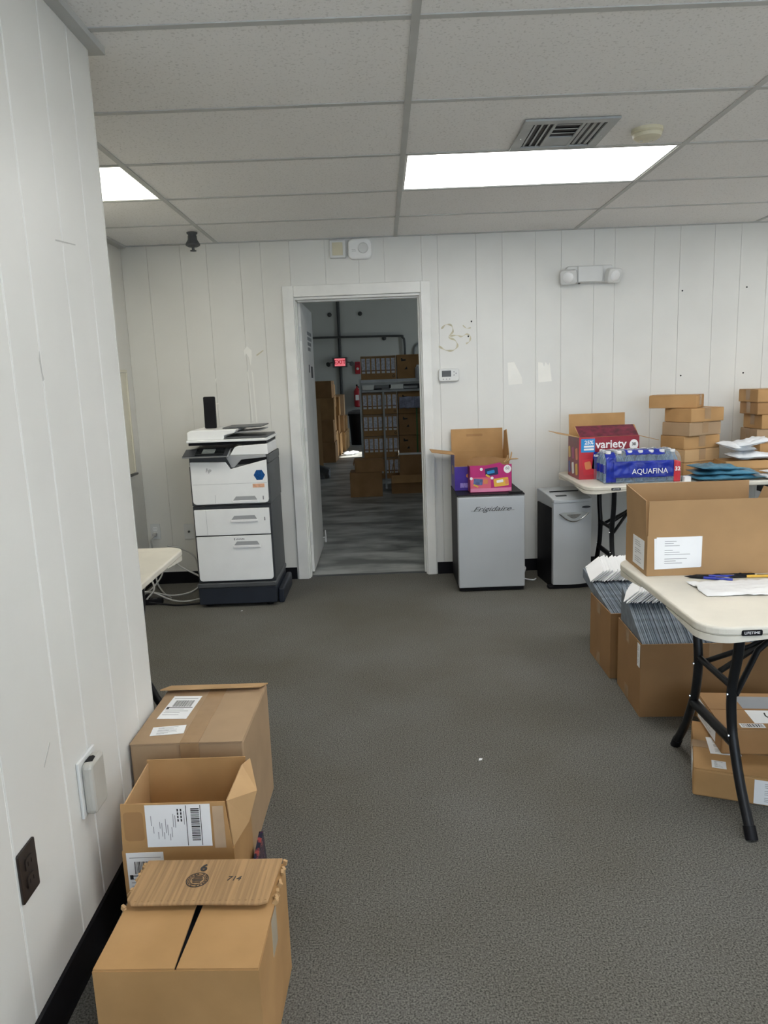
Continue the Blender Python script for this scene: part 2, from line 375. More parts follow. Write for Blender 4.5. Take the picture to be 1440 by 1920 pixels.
# left partition
g = G().box(XL-0.086, XL-0.0025, YF, 2.233, 0, HZ+0.15)
wl = struct(g.build('wall_left', M_GROOVE)); wl['label'] = 'white grooved partition wall beside the camera'
GL = [YF, -1.45, -1.2, -1.0, -0.75, -0.55, -0.3, -0.1, 0.1, 0.33, 0.53, 0.75, 0.95, 1.15, 1.34, 1.59, 1.725, 1.92, 2.09, 2.233]
for a, b in zip(GL[:-1], GL[1:]): strip(wl, M_WALL, a, b, 0, HZ+0.03, 'x')
bx('end_cap', M_WALL, wl, XL-0.086, XL-0.0005, 2.2335, 2.2385, 0, HZ+0.03)
o = struct(G().box(XA-0.1, XA, YF, YW+0.006, 0, HZ+0.15).build('wall_alcove', M_WALLB))
o = struct(G().box(XR, XR+0.1, YF, YW+0.006, 0, HZ+0.15).build('wall_right', M_WALL))
SILL = 0.85
# storefront behind the camera
g = G(); g.box(XA, XR, YF-0.1, YF, 0, SILL); g.box(XA, XR, YF-0.1, YF, 2.2, HZ+0.15); g.box(XA, XL+0.3, YF-0.1, YF, SILL, 2.2); g.box(XR-0.25, XR, YF-0.1, YF, SILL, 2.2)
struct(g.build('wall_front', M_WALL))
wx0, wx1 = XL+0.3, XR-0.25; nwin = 3
for i in range(nwin):
    a = wx0+(wx1-wx0)*i/nwin; b = wx0+(wx1-wx0)*(i+1)/nwin
    g = G(); g.box(a, a+0.04, YF-0.08, YF-0.02, SILL, 2.2); g.box(b-0.04, b, YF-0.08, YF-0.02, SILL, 2.2); g.box(a+0.04, b-0.04, YF-0.08, YF-0.02, SILL, SILL+0.05); g.box(a+0.04, b-0.04, YF-0.08, YF-0.02, 2.15, 2.2)
    w = struct(g.build('window_%d' % (i+1), M_PLG))
    bx('pane', M_GLASS, w, a+0.04, b-0.04, YF-0.053, YF-0.047, SILL+0.05, 2.15)
# pavement outside the storefront
struct(G().box(-8, 10, YF-9, YF-0.1, -0.15, -0.1).build('ground_outside', mat('pavement', (0.55, 0.53, 0.50), 0.9, vary=0.1)))

# baseboards
bb = struct(G().box(XA, DX0-0.075, YW-0.006, YW-0.0005, 0, 0.088).build('baseboard_back', M_BASE))
bx('vinyl_length', M_BASE, bb, DX1+0.06, XR, YW-0.006, YW-0.0005, 0, 0.088)
struct(G().prism([(0, 0), (0.014, 0), (0.009, 0.012), (0.007, 0.102), (0, 0.105)], 2.23-YF, Mx(((1, 0, 0, XL+0.0005), (0, 0, 1, YF), (0, 1, 0, 0), (0, 0, 0, 1)))).build('baseboard_left', M_BASE))
struct(G().box(XA+0.0005, XA+0.007, YF, YW-0.007, 0, 0.088).build('baseboard_alcove', M_BASE))

# ceiling: grid and tiles
cl = G().box(XA-0.1, XR+0.1, YF-0.1, 5.33, HZ+0.15, HZ+0.2).build('ceiling', M_TILE); struct(cl); cl['label'] = 'suspended ceiling of white fissured tiles'
colX = [XA]+[X0+k*TT for k in range(-1, 4)]
rowY = [YW, R4]+[R4-0.6096*k for k in range(1, 12)]
rowY = [y for y in rowY if y > YF]+[YF]
for k in range(-1, 3):
    bx('grid_runner', M_TEE, cl, X0+k*TT-0.012, X0+k*TT+0.012, YF, YW, HZ, HZ+0.012)
for y in rowY[1:-1]:
    for a, b in zip(colX[:-1], colX[1:]):
        if b <= -0.9 or True: bx('grid_cross_tee', M_TEE, cl, a+0.012, b-0.012, y-0.012, y+0.012, HZ+0.001, HZ+0.012)
# wall angles
bx('wall_angle', M_TEE, cl, XA, XR, YW-0.022, YW-0.0005, HZ-0.001, HZ+0.006)
bx('wall_angle', M_TEE, cl, XL+0.0005, XL+0.035, YF, 2.2392, HZ-0.016, HZ+0.004)
bx('wall_angle', M_TEE, cl, XL-0.09, XL+0.035, 2.2395, 2.275, HZ-0.0155, HZ+0.0035)
bx('wall_angle', M_TEE, cl, XA+0.0005, XA+0.05, 2.3, YW-0.03, HZ-0.012, HZ+0.004)
LIGHTS = [(1, R4-1.2192, 'a'), (0, R4-1.2192, 'b'), (1, R4-3.6576, 'c'), (3, R4-1.2192, 'd'), (3, R4-3.6576, 'e'), (1, R4-6.096, 'f')]
lightcells = set()
for y0, y1 in zip(rowY[1:], rowY[:-1]):
    for ci, (a, b) in enumerate(zip(colX[:-1], colX[1:])):
        hit = any(ci == (0 if c == 0 else c+1) and abs(y1-ly-0.6096) < 0.05 for c, ly, _ in LIGHTS)
        if hit: continue
        aa, bb_ = a, b
        G().box(aa+0.006, bb_-0.006, y0+0.006, y1-0.006, HZ+0.004, HZ+0.02).build('ceiling_tile', M_TILE, cl)
def ceiling_light(x0, x1, y0, y1, label, m):
    t = thing('ceiling_light', label, 'ceiling light', ((x0+x1)/2, (y0+y1)/2, HZ), 0, 'flat lit ceiling panels')
    w, d = (x1-x0)/2, (y1-y0)/2; g = G()
    i = 0.022
    g.box(-w+0.008, w-0.008, -d+0.008, -d+i, 0.003, 0.03); g.box(-w+0.008, w-0.008, d-i, d-0.008, 0.003, 0.03)
    g.box(-w+0.008, -w+i, -d+i, d-i, 0.003, 0.03); g.box(w-i, w-0.008, -d+i, d-i, 0.003, 0.03)
    g.build('frame', M_DEV, t)
    bx('diffuser', m, t, -w+i, w-i, -d+i, d-i, 0.005, 0.02)
LBL = {'a': 'long white lit panel in the ceiling in front of the air vent', 'b': 'small square lit ceiling panel showing past the left partition', 'c': 'lit ceiling panel above the camera', 'd': 'lit ceiling panel near the right wall at the back', 'e': 'lit ceiling panel near the right wall at the front', 'f': 'lit ceiling panel near the storefront'}
for c, ly, k in LIGHTS:
    a = X0+(c-1)*TT; b = a+TT
    if c == 0: a, b = X0-TT-0.6096, X0-TT
    ceiling_light(a, b, ly, ly+0.6096, LBL[k], M_LEDW if k == 'b' else M_LED)
# strip of tile beside the small square light
G().box(XA+0.006, X0-TT-0.6096-0.006, R4-1.2192+0.006, R4-0.6096-0.006, HZ+0.004, HZ+0.02).build('ceiling_tile', M_TILE, cl)

# door casing
g = G().box(-0.667, -0.590, YW-0.018, YW+0.004, 0, 2.082)
tr = struct(g.build('trim_1', M_TRIM, bevel=0.004)); tr['label'] = 'white painted door casing and jambs'
bx('casing', M_TRIM, tr, 0.286, 0.353, YW-0.018, YW+0.004, 0, 2.082, 0.004)
bx('casing', M_TRIM, tr, -0.5895, 0.2855, YW-0.018, YW+0.004, 2.006, 2.082, 0.004)
bx('jamb', M_TRIM, tr, DX0+0.001, DX0+0.021, YW+0.0045, 5.345, 0, 2.006); bx('jamb', M_TRIM, tr, DX1-0.021, DX1-0.001, YW+0.0045, 5.345, 0, 2.006)
bx('jamb', M_TRIM, tr, DX0+0.022, DX1-0.022, YW+0.0045, 5.345, 1.99, 2.006)
bx('door_stop_strip', M_TRIM, tr, DX1-0.033, DX1-0.0215, 5.26, 5.30, 0, 1.99); bx('door_stop_strip', M_TRIM, tr, DX0+0.034, DX1-0.034, 5.26, 5.30, 1.978, 1.9895)
bx('door_stop_strip', M_TRIM, tr, DX0+0.0215, DX0+0.027, 5.24, 5.27, 0, 1.978)
# door leaf, opened into the warehouse
dl = struct(G().box(0, 0.036, 0, 0.86, 0.012, 1.995).build('door_1', M_TRIM, bevel=0.002)); dl.location = (-0.600, 5.352, 0); dl['label'] = 'white door swung open into the warehouse'
for z in (0.22, 1.0, 1.72):
    g = G().box(0.002, 0.034, -0.003, -0.0005, z, z+0.10); g.tube([(0.0, -0.006, z), (0.0, -0.006, z+0.1)], 0.006)
    g.build('hinge', M_DEV, dl)
g = G()
for zz, n in ((1.80, 6), (1.76, 6), (1.72, 5), (1.68, 4)):
    for i in range(n): g.box(0.0362, 0.0367, 0.40+0.055*i, 0.438+0.055*i, zz-0.013, zz+0.013)
g.build('sign_marks', M_PLDG, dl)
g = G().box(0.0362, 0.0367, 0.40, 0.46, 1.50, 1.56).box(0.0362, 0.0367, 0.56, 0.70, 1.46, 1.55); g.build('sign_marks', M_INK, dl)
g = G().tube(smooth_path([(0.036, 0.80, 0.10), (0.055, 0.81, 0.10), (0.06, 0.82, 0.06), (0.058, 0.83, 0.16)]), 0.006); g.build('door_holder', M_DEV, dl, smooth=50)
# stains, patches and screw holes on the back wall (parts of the wall)
YS = YW-0.0012
def ribbon(pts, w, name, m, parent):
    P = smooth_path([(x, 0, z) for x, z in pts], 5); g = G()
    ws = w if isinstance(w, list) else [w]*len(P)
    vs = []
    for i, p in enumerate(P):
        t = (P[min(i+1, len(P)-1)]-P[max(i-1, 0)]).normalized(); n = V((-t.z, 0, t.x)); k = 0.6+0.4*math.sin(i*0.9)
        vs += [(p.x+n.x*w*k, YS, p.z+n.z*w*k), (p.x-n.x*w*k, YS, p.z-n.z*w*k), (p.x+n.x*w*k, YW-0.0002, p.z+n.z*w*k), (p.x-n.x*w*k, YW-0.0002, p.z-n.z*w*k)]
    fs = []
    for i in range(len(P)-1):
        a, b = 4*i, 4*i+4
        fs += [(a, a+1, b+1, b), (a, b, b+2, a+2), (a+1, a+3, b+3, b+1)]
    g.add(vs, fs); return g.build(name, m, parent)
ribbon([(0.425, 1.757), (0.455, 1.783), (0.495, 1.778), (0.505, 1.735), (0.475, 1.70), (0.52, 1.675), (0.535, 1.635), (0.50, 1.607), (0.45, 1.612), (0.405, 1.64)], 0.007, 'glue_stain', M_GLUE, wb)
ribbon([(0.48, 1.705), (0.53, 1.71), (0.565, 1.70), (0.60, 1.715), (0.625, 1.70), (0.62, 1.665), (0.595, 1.65)], 0.006, 'glue_stain', M_GLUE, wb)
ribbon([(0.575, 1.775), (0.60, 1.755), (0.63, 1.757)], 0.004, 'glue_stain', M_GLUE, wb)
def patch(pts, name, m): G().prism(pts, 0.0008, FR((0, YW, 0), X3, Z3)).build(name, m, wb)
patch([(0.884, 1.509), (0.93, 1.512), (0.985, 1.40), (0.986, 1.36), (0.89, 1.355)], 'paint_patch', M_PATCH)
patch([(1.098, 1.505), (1.13, 1.50), (1.14, 1.47), (1.15, 1.505), (1.17, 1.48), (1.18, 1.50), (1.195, 1.37), (1.10, 1.365)], 'paint_patch', M_PATCH)
patch([(-0.96, 1.66), (-0.935, 1.69), (-0.905, 1.66), (-0.905, 1.62), (-0.918, 1.55), (-0.925, 1.61), (-0.945, 1.64), (-0.955, 1.62)], 'paint_patch', M_PATCH)
patch([(-0.945, 1.51), (-0.938, 1.53), (-0.93, 1.35), (-0.925, 1.17), (-0.935, 1.17)], 'paint_patch', M_PATCH)
patch([(-0.915, 1.53), (-0.905, 1.50), (-0.900, 1.30), (-0.897, 1.16), (-0.906, 1.16)], 'paint_patch', M_PATCH)
patch([(-1.175, 1.47), (-1.165, 1.48), (-1.17, 1.44)], 'paint_patch', M_PATCH)
patch([(-1.20, 1.30), (-1.16, 1.306), (-1.17, 1.296)], 'paint_patch', M_PATCH)
patch([(-0.87, 1.62), (-0.82, 1.655), (-0.825, 1.66), (-0.875, 1.628)], 'glue_stain', M_GLUE)
for x, z in ((2.094, 1.951), (2.538, 1.959), (2.103, 1.375), (2.542, 1.377), (0.635, 1.80), (0.612, 1.70)):
    G().lathe([(0.006, 0), (0.005, 0.002)], 10, FRONT(x, YW, z)).build('screw_hole', M_BLK, wb)
# faint scuffs on the partition
def lpatch(pts, m, name='scuff'): G().prism(pts, 0.0006, FR((XL, 0, 0), Y3, Z3)).build(name, m, wl)
lpatch([(1.715, 1.50), (1.722, 1.52), (1.725, 1.47), (1.73, 1.455), (1.722, 1.45)], M_SCUFF)
lpatch([(1.88, 1.79), (2.0, 1.80), (2.0, 1.803), (1.88, 1.794)], M_SCUFF)
lpatch([(1.50, 0.60), (1.54, 0.64), (1.543, 0.637), (1.504, 0.597)], M_SCUFF)

# ================================================================== FIXTURES
def on_wall(name, label, cat, x, z, group=None): return thing(name, label, cat, (x, YW, z), 0, group)
# thermostat
t = on_wall('thermostat', 'white oblong digital thermostat beside the door casing', 'thermostat', 0.469, 1.440)
G().prism(rrect(-0.072, 0.072, -0.044, 0.044, 0.018), 0.028, FRONT(0, 0, 0)).build('housing', M_DEV, t, bevel=0.006)
decal('screen', M_PLDG, t, FRONT(0, -0.028, 0), -0.05, 0.015, -0.012, 0.03, 0.001)
for x, z in ((0.035, 0.02), (0.035, -0.002), (0.05, 0.01), (-0.04, -0.028), (-0.018, -0.028), (0.004, -0.028)):
    G().lathe([(0.0045, 0), (0.004, 0.0025)], 10, FRONT(x, -0.028, z)).build('button', M_INKG, t)
# emergency light
t = on_wall('emergency_light', 'white twin-head emergency light high on the back wall', 'emergency light', 1.442, 2.076)
G().prism([(-0.17, -0.052), (0.15, -0.052), (0.17, 0.0), (0.15, 0.06), (-0.15, 0.06), (-0.185, 0.02)], 0.05, FRONT(0, 0, 0)).build('housing', M_DEV, t, bevel=0.008)
bx('cover', M_DEV, t, -0.085, 0.085, -0.063, -0.05, -0.048, 0.056, 0.004)
for s in (-1, 1):
    h = G().prism(rrect(-0.055, 0.055, -0.05, 0.045, 0.02), 0.045, T(s*0.145, -0.05, -0.004) @ RZ(s*0.35) @ RX(PI/2+0.35)).build('lamp_head', M_DEV, t, bevel=0.008)
    G().lathe([(0.036, 0), (0.03, 0.006), (0.01, 0.009)], 14, T(s*0.145, -0.05, -0.004) @ RZ(s*0.35) @ RX(PI/2+0.35) @ T(0, 0, 0.045)).build('lens', M_PLW, h, smooth=40)
G().lathe([(0.008, 0), (0.008, 0.004)], 10, FR((-0.07, -0.03, -0.053), X3, Y3) @ RX(PI)).build('test_button', M_BLK, t)
# chime and sounder
t = on_wall('door_chime', 'small beige square door chime cover above the door', 'door chime', -0.2705, 2.309)
G().prism(rrect(-0.054, 0.054, -0.058, 0.058, 0.006), 0.03, FRONT(0, 0, 0)).build('housing', M_DEV, t, bevel=0.005)
decal('grille', M_BEIGE, t, FRONT(0, -0.03, 0), -0.036, 0.036, -0.042, 0.042, 0.003)
t = on_wall('alarm_sounder', 'white rounded alarm sounder with a round dial, beside the beige chime', 'alarm', -0.118, 2.304)
G().prism(rrect(-0.081, 0.081, -0.067, 0.067, 0.035), 0.04, FRONT(0, 0, 0)).build('housing', M_PLW, t, bevel=0.012, seg=3)
G().lathe([(0.035, 0), (0.035, 0.004), (0.031, 0.006), (0.031, 0.003), (0.005, 0.003)], 24, FRONT(0.022, -0.04, 0.004)).build('speaker_dial', M_DEV, t)
G().box(-0.055, -0.03, -0.005, -0.003, 0, 0.001, FRONT(0, -0.04, 0)).box(-0.055, -0.025, -0.015, -0.013, 0, 0.001, FRONT(0, -0.04, 0)).build('marking', M_INKG, t)
# wall outlets
def outlet(t, Mb, plate, insert, double=True):
    G().prism(rrect(-0.036, 0.036, -0.057, 0.057, 0.004, 2), 0.006, Mb).build('plate', plate, t, bevel=0.002)
    if double:
        for z in (-0.02, 0.02):
            r = G().prism(rrect(-0.016, 0.016, z-0.014, z+0.014, 0.006, 3), 0.003, Mb @ T(0, 0, 0.006)).build('receptacle', insert, t)
            g = G(); g.box(-0.008, -0.006, z-0.004, z+0.005, 0, 0.0005, Mb @ T(0, 0, 0.009)); g.box(0.006, 0.008, z-0.004, z+0.005, 0, 0.0005, Mb @ T(0, 0, 0.009)); g.build('slot', M_BLK, r)
t = on_wall('wall_outlet', 'white wall outlet with a plugged-in cable, left of the printer', 'outlet', -1.695, 0.397)
outlet(t, FRONT(0, 0, 0), M_DEV, M_PLW)
p = G().box(-0.014, 0.014, -0.045, -0.0095, -0.03, -0.006).build('plug', M_CABLE, t, bevel=0.004)
t = on_wall('cable_plate', 'white wall plate with one socket, half hidden by the printer', 'wall plate', -1.450, 0.388)
outlet(t, FRONT(0, 0, 0), M_DEV, M_PLW, False); G().lathe([(0.008, 0), (0.008, 0.008), (0.004, 0.008)], 10, FRONT(0, -0.006, 0)).build('socket', M_PLDG, t)
t = thing('wall_outlet', 'dark brown wall outlet low on the left partition', 'outlet', (XL, 1.379, 0.432))
outlet(t, RIGHT(0, 0, 0), M_BROWNP, M_BROWNP)
# putty coloured metal box
t = thing('junction_box', 'grey metal surface box with a torn open top on the left partition', 'junction box', (XL, 1.705, 0.445))
bx('back_plate', M_DEV, t, 0.0005, 0.008, -0.056, 0.046, -0.072, 0.078, 0.002)
G().prism(rrect(-0.046, 0.036, -0.068, 0.068, 0.012, 3), 0.027, RIGHT(0.008, 0, 0)).build('cover', M_PUTTY, t, bevel=0.008)
G().prism([(0.012, -0.03), (0.030, -0.025), (0.028, -0.002), (0.02, 0.005), (0.012, 0.0)], 0.001, T(0, 0, 0.0682)).build('torn_hole', M_BLK, t)
# cream board on the alcove wall
t = thing('message_board', 'cream board hanging on the alcove wall behind the partition', 'board', (XA, 4.78, 0.855))
bx('panel', M_CREAMB, t, 0.001, 0.018, -0.24, 0.235, 0.0, 0.68); g = G()
for y in (-0.255, 0.236): g.box(0.001, 0.026, y, y+0.018, 0, 0.68)
g.box(0.001, 0.026, -0.255, 0.254, 0.681, 0.70).build('frame', M_CREAMB, t, bevel=0.003)
bx('ledge', M_PLDG, t, 0.001, 0.035, -0.255, 0.254, -0.014, -0.001)

# vent, smoke detector, sprinkler
t = thing('air_vent', 'grey metal ceiling air vent with louvres next to the long light panel', 'air vent', (0.768, 3.183, HZ-0.0005))
w, d = 0.183, 0.185; g = G(); i = 0.04
g.box(-w, w, -d, -d+i, -0.006, 0.002); g.box(-w, w, d-i, d, -0.006, 0.002); g.box(-w, -w+i, -d+i, d-i, -0.006, 0.002); g.box(w-i, w, -d+i, d-i, -0.006, 0.002)
g.box(-0.062, -0.05, -d+i, d-i, -0.004, 0.003); g.box(0.05, 0.062, -d+i, d-i, -0.004, 0.003)
g.build('frame', M_STEEL, t, bevel=0.001)
bx('duct', M_BLK, t, -w+i, w-i, -d+i, d-i, 0.0035, 0.0045)
bx('damper_plate', M_STEEL, t, -0.05, 0.05, 0.03, d-i, -0.002, 0.003)
for s in (-1, 1):
    for k in range(3):
        x = s*(0.078+0.026*k)
        G().box(-0.0055, 0.0055, -d+i, d-i, -0.0006, 0.0006, T(x, 0, 0.0015) @ RY(s*0.35)).build('louvre', M_STEEL, t)
for k in range(3):
    G().box(-0.05, 0.05, -0.008, 0.008, -0.0006, 0.0006, T(0, -0.112+0.05*k, 0.0015) @ RX(0.15)).build('louvre', M_STEEL, t)
for s in (-1, 1): G().lathe([(0.004, 0), (0.003, 0.002)], 8, T(s*(w-0.02), 0.02, -0.006) @ RX(PI)).build('screw', M_CHROME, t)
t = thing('smoke_detector', 'round yellowed smoke detector on the ceiling right of the vent', 'smoke detector', (1.112, 3.175, HZ+0.004))
G().lathe([(0.062, 0), (0.062, -0.012), (0.058, -0.014), (0.055, -0.018), (0.058, -0.02), (0.054, -0.032), (0.042, -0.040), (0.01, -0.042)], 28).build('housing', M_BEIGE, t, smooth=35)
for s in (-1, 1): G().lathe([(0.008, -0.04), (0.007, -0.0435)], 10, T(s*0.02, 0.01, 0)).build('test_light', M_PUTTY, t)
t = thing('sprinkler_head', 'dark pendent sprinkler head on the ceiling left of the door', 'sprinkler', (-1.165, 4.83, HZ+0.004))
G().lathe([(0.034, 0), (0.034, -0.006), (0.026, -0.014), (0.024, -0.02)], 16).build('escutcheon', M_PLDG, t, smooth=40)
G().lathe([(0.028, -0.0205), (0.030, -0.045), (0.046, -0.072), (0.044, -0.080), (0.028, -0.088), (0.014, -0.090)], 14).build('body', M_PLDG, t, smooth=40)
G().lathe([(0.009, -0.0905), (0.009, -0.108), (0.02, -0.109), (0.02, -0.113)], 12).build('deflector', M_PLDG, t)

# ================================================================== FOLDING TABLES
def folding_table(name, label, loc, rz, L, D, leg_x=0.24, logo=None, group=None, yc=None):
    """origin: floor under the front-left corner; x along the length, y into depth"""
    t = thing(name, label, 'table', loc, rz, group); H = 0.74
    G().prism(rrect(0, L, 0, D, 0.075, 7), 0.026, T(0, 0, H-0.026)).build('tabletop', M_TABLE, t, bevel=0.007, seg=3)
    def corner_skirt(x, y, sx, sy):
        r = 0.075; n = 7; ln = 0.27
        out = [(ln, 0)]+[(r-r*math.sin(PI/2*i/n), r-r*math.cos(PI/2*i/n)) for i in range(n+1)]+[(0, ln)]
        e = 0.022
        inn = [(ln, e)]+[(r-(r-e)*math.sin(PI/2*i/n), r-(r-e)*math.cos(PI/2*i/n)) for i in range(n+1)]+[(e, ln)]
        # bevelled foot of the skirt so that it fades out at both ends
        g = G(); vs = []; fs = []; k = len(out)
        for j, (a, b) in enumerate(zip(out, inn)):
            zb = 0.028 if j in (0, k-1) else 0.045
            for p, z in ((a, 0.0255), (b, 0.0255), (b, zb), (a, zb)): vs.append((x+sx*(p[0]+0.0012), y+sy*(p[1]+0.0012), H-z))
        for j in range(k-1):
            for q in range(4): fs.append((4*j+q, 4*j+(q+1) % 4, 4*j+4+(q+1) % 4, 4*j+4+q))
        fs += [(3, 2, 1, 0), (4*k-4, 4*k-3, 4*k-2, 4*k-1)]
        g.add(vs, fs).build('corner_skirt', M_TABLE, t, smooth=40)
    for x, sx in ((0, 1), (L, -1)):
        for y, sy in ((0, 1), (D, -1)): corner_skirt(x, y, sx, sy)
    c = yc or D/2
    for x, inn in ((leg_x, 1), (L-leg_x, -1)):
        for s in (-1, 1):
            pts = [(x, c+s*0.16, H-0.027), (x, c+s*0.155, 0.56), (x, c+s*0.125, 0.42), (x, c+s*0.135, 0.30), (x, c+s*0.165, 0.22), (x, c+s*0.21, 0.13), (x, c+s*0.295, 0.004)]
            lg = G().tube(smooth_path(pts, 5), 0.0155, 10).build('leg', M_LEG, t, smooth=50)
            G().tube([V(pts[-1])+V((0, 0, -0.003)), V(pts[-1])+V((0, -s*0.022, 0.032))], 0.0185, 10).build('foot_cap', M_BLK, lg, smooth=50)
            for zz, yy in ((0.40, c+s*0.127), (0.27, c+s*0.148)): G().lathe([(0.005, 0), (0.004, 0.003)], 8, LEFT(x-0.015, yy, zz) if inn == 1 else RIGHT(x+0.015, yy, zz)).build('rivet', M_CHROME, lg)
        G().tube([(x, c-0.125, 0.425), (x, c+0.125, 0.425)], 0.011, 8).build('crossbar', M_LEG, t, smooth=50)
        G().tube([(x, c-0.150, 0.245), (x, c+0.150, 0.245)], 0.0165, 8).build('crossbar', M_LEG, t, smooth=50)
        G().box(-0.004, 0.004, -0.011, 0.011, 0, 0.30, T(x+inn*0.012, c, 0.42) @ RY(inn*0.98)).build('brace', M_LEG, t)
        G().tube([(x+inn*0.01, c-0.13, 0.40), (x+inn*0.13, c-0.02, 0.50), (x+inn*0.25, c, 0.59)], 0.010, 8).build('brace', M_LEG, t, smooth=50)
        G().tube([(x+inn*0.01, c+0.13, 0.40), (x+inn*0.13, c+0.02, 0.50), (x+inn*0.25, c, 0.59)], 0.010, 8).build('brace', M_LEG, t, smooth=50)
        bx('hinge_bar', M_LEG, t, x+inn*0.25-0.012, x+inn*0.25+0.012, c-0.2, c+0.2, 0.585, H-0.0265)
    if logo:
        p = G().prism(rrect(-0.028, 0.028, -0.008, 0.008, 0.004, 3), 0.001, FRONT(logo, -0.0005, H-0.017)).build('logo_plate', M_BLK, t)
        text('LIFETIME', 0.0105, M_WHITEP, p, FRONT(logo, -0.0016, H-0.017), sx=1.05)
    return t
NT = folding_table('folding_table', 'near white folding table on the right holding the big open carton', (0.835, 1.85, 0), 0, 1.83, 0.762, logo=0.127, yc=0.445, group='white folding tables')
folding_table('folding_table', 'far white folding table against the back wall, with snacks and mailers', (1.205, 4.335, 0), 0, 1.83, 0.762, logo=0.18, group='white folding tables')
folding_table('folding_table', 'white folding table in the alcove, mostly hidden by the partition', (-0.885, 1.93, 0), PI/2, 1.17, 0.75, leg_x=0.32, yc=0.262, group='white folding tables')

# ================================================================== PRINTER
pr = thing('office_printer', 'white and charcoal multifunction office printer left of the doorway', 'printer', (-1.243, 4.575, 0))
bx('base', M_NAVY, pr, 0.0, 0.505, -0.012, 0.47, 0.022, 0.135, 0.006)
bx('base_band', M_PLDG, pr, -0.004, 0.509, -0.02, 0.475, 0.1355, 0.166, 0.006)
for x in (0.05, 0.45):
    for y in (0.05, 0.40): G().lathe([(0.025, 0.0), (0.025, 0.0215)], 12, T(x, y, 0)).build('caster', M_BLK, pr)
bx('stabiliser_foot', M_NAVY, pr, 0.506, 0.545, 0.05, 0.47, 0.0, 0.10, 0.01)
bx('cabinet_body', M_PLD, pr, 0.003, 0.503, 0.003, 0.47, 0.1665, 0.672, 0.004)
bx('upper_body', M_PLDG, pr, 0.0, 0.506, 0.006, 0.475, 0.6725, 0.93, 0.006)
def handle(parent, x, z, w=0.165):
    G().prism([(x-w/2, z), (x+w/2, z), (x+w/2-0.015, z+0.026), (x-w/2+0.02, z+0.026)], 0.0015, FRONT(0, -0.012, 0)).build('handle_recess', M_PLG, parent)
    bx('handle_lip', M_WHITEP, parent, x-w/2-0.004, x+w/2+0.004, -0.019, -0.0121, z-0.016, z, 0.002)
d = G().prism(rrect(0.014, 0.492, 0.180, 0.474, 0.02, 4, (0, 0, 1, 1)), 0.014, FRONT(0, 0.002, 0)).build('cabinet_door', M_PLW, pr, bevel=0.002); handle(d, 0.335, 0.412)
g = G().box(0.255, 0.261, -0.0128, -0.0122, 0.446, 0.460)
for k in range(7): g.box(0.268+0.008*k, 0.2735+0.008*k, -0.0128, -0.0122, 0.448, 0.456+0.002*(k % 2))
g.build('printed_mark', M_INKG, d)['kind'] = 'stuff'
d = bx('paper_drawer', M_PLW, pr, 0.012, 0.492, -0.012, 0.002, 0.482, 0.650, 0.003); handle(d, 0.33, 0.580)
G().box(0.457, 0.464, -0.0128, -0.0121, 0.57, 0.592).build('level_mark', M_INKG, d)
bx('drawer_seam', M_PLG, d, 0.088, 0.0892, -0.0126, -0.0119, 0.485, 0.647)
d = G().prism([(0.034, 0.684), (0.472, 0.684), (0.488, 0.69), (0.494, 0.706), (0.494, 0.958), (0.265, 0.905), (0.235, 0.95), (0.012, 0.956), (0.012, 0.706), (0.018, 0.69)], 0.016, FRONT(0, 0.004, 0)).build('front_cover', M_PLW, pr, bevel=0.003); handle(d, 0.345, 0.704, 0.155)
bx('cover_seam', M_PLG, d, 0.02, 0.49, -0.0126, -0.0119, 0.812, 0.8135)
bx('cover_seam', M_PLG, d, 0.155, 0.1564, -0.0126, -0.0119, 0.69, 0.745)
G().box(0.457, 0.464, -0.0128, -0.0121, 0.705, 0.728).build('level_mark', M_INKG, d)
G().lathe([(0.021, 0), (0.021, 0.0008)], 24, FRONT(0.125, -0.012, 0.898)).build('logo_disc', M_WHITEP, d)
text('hp', 0.034, M_PLG, d, FRONT(0.1252, -0.0131, 0.902), shear=0.25, bold=0.0006)
G().prism([(0.445+0.036*math.cos(PI/3*k), 0.862+0.036*math.sin(PI/3*k)) for k in range(6)], 0.0008, FRONT(0, -0.0122, 0)).build('blue_sticker', mat('blue_sticker', (0.006, 0.075, 0.26), 0.3, vary=0.3, scale=90), d)
decal('orange_sticker', mat('pale_orange', (0.75, 0.42, 0.27), 0.5, vary=0.12, scale=60), d, FRONT(0.436, -0.0122, 0.795), -0.037, 0.037, -0.012, 0.012)
# output slot and paper exit
G().prism([(0.0, 0.0), (0.46, 0.0), (0.46, 0.035), (0.0, 0.02)], 0.225, FR((0.268, 0.47, 0.931), -Y3, Z3) @ T(0.0, 0, -0.225)).build('exit_tray', M_BLK, pr)
bx('rear_deck', M_PLDG, pr, 0.0, 0.267, 0.02, 0.475, 0.9305, 0.985, 0.004)
bx('side_shoulder', M_PLDG, pr, 0.4935, 0.508, 0.006, 0.475, 0.931, 0.985, 0.006)
# paper outlet chute (grey) under the scanner
G().prism([(0.235, 0.99), (0.27, 0.915), (0.285, 0.912), (0.335, 0.962), (0.492, 0.972), (0.492, 0.99)], 0.30, FRONT(0, 0.30, 0)).build('exit_chute', M_PLG, pr, bevel=0.003)
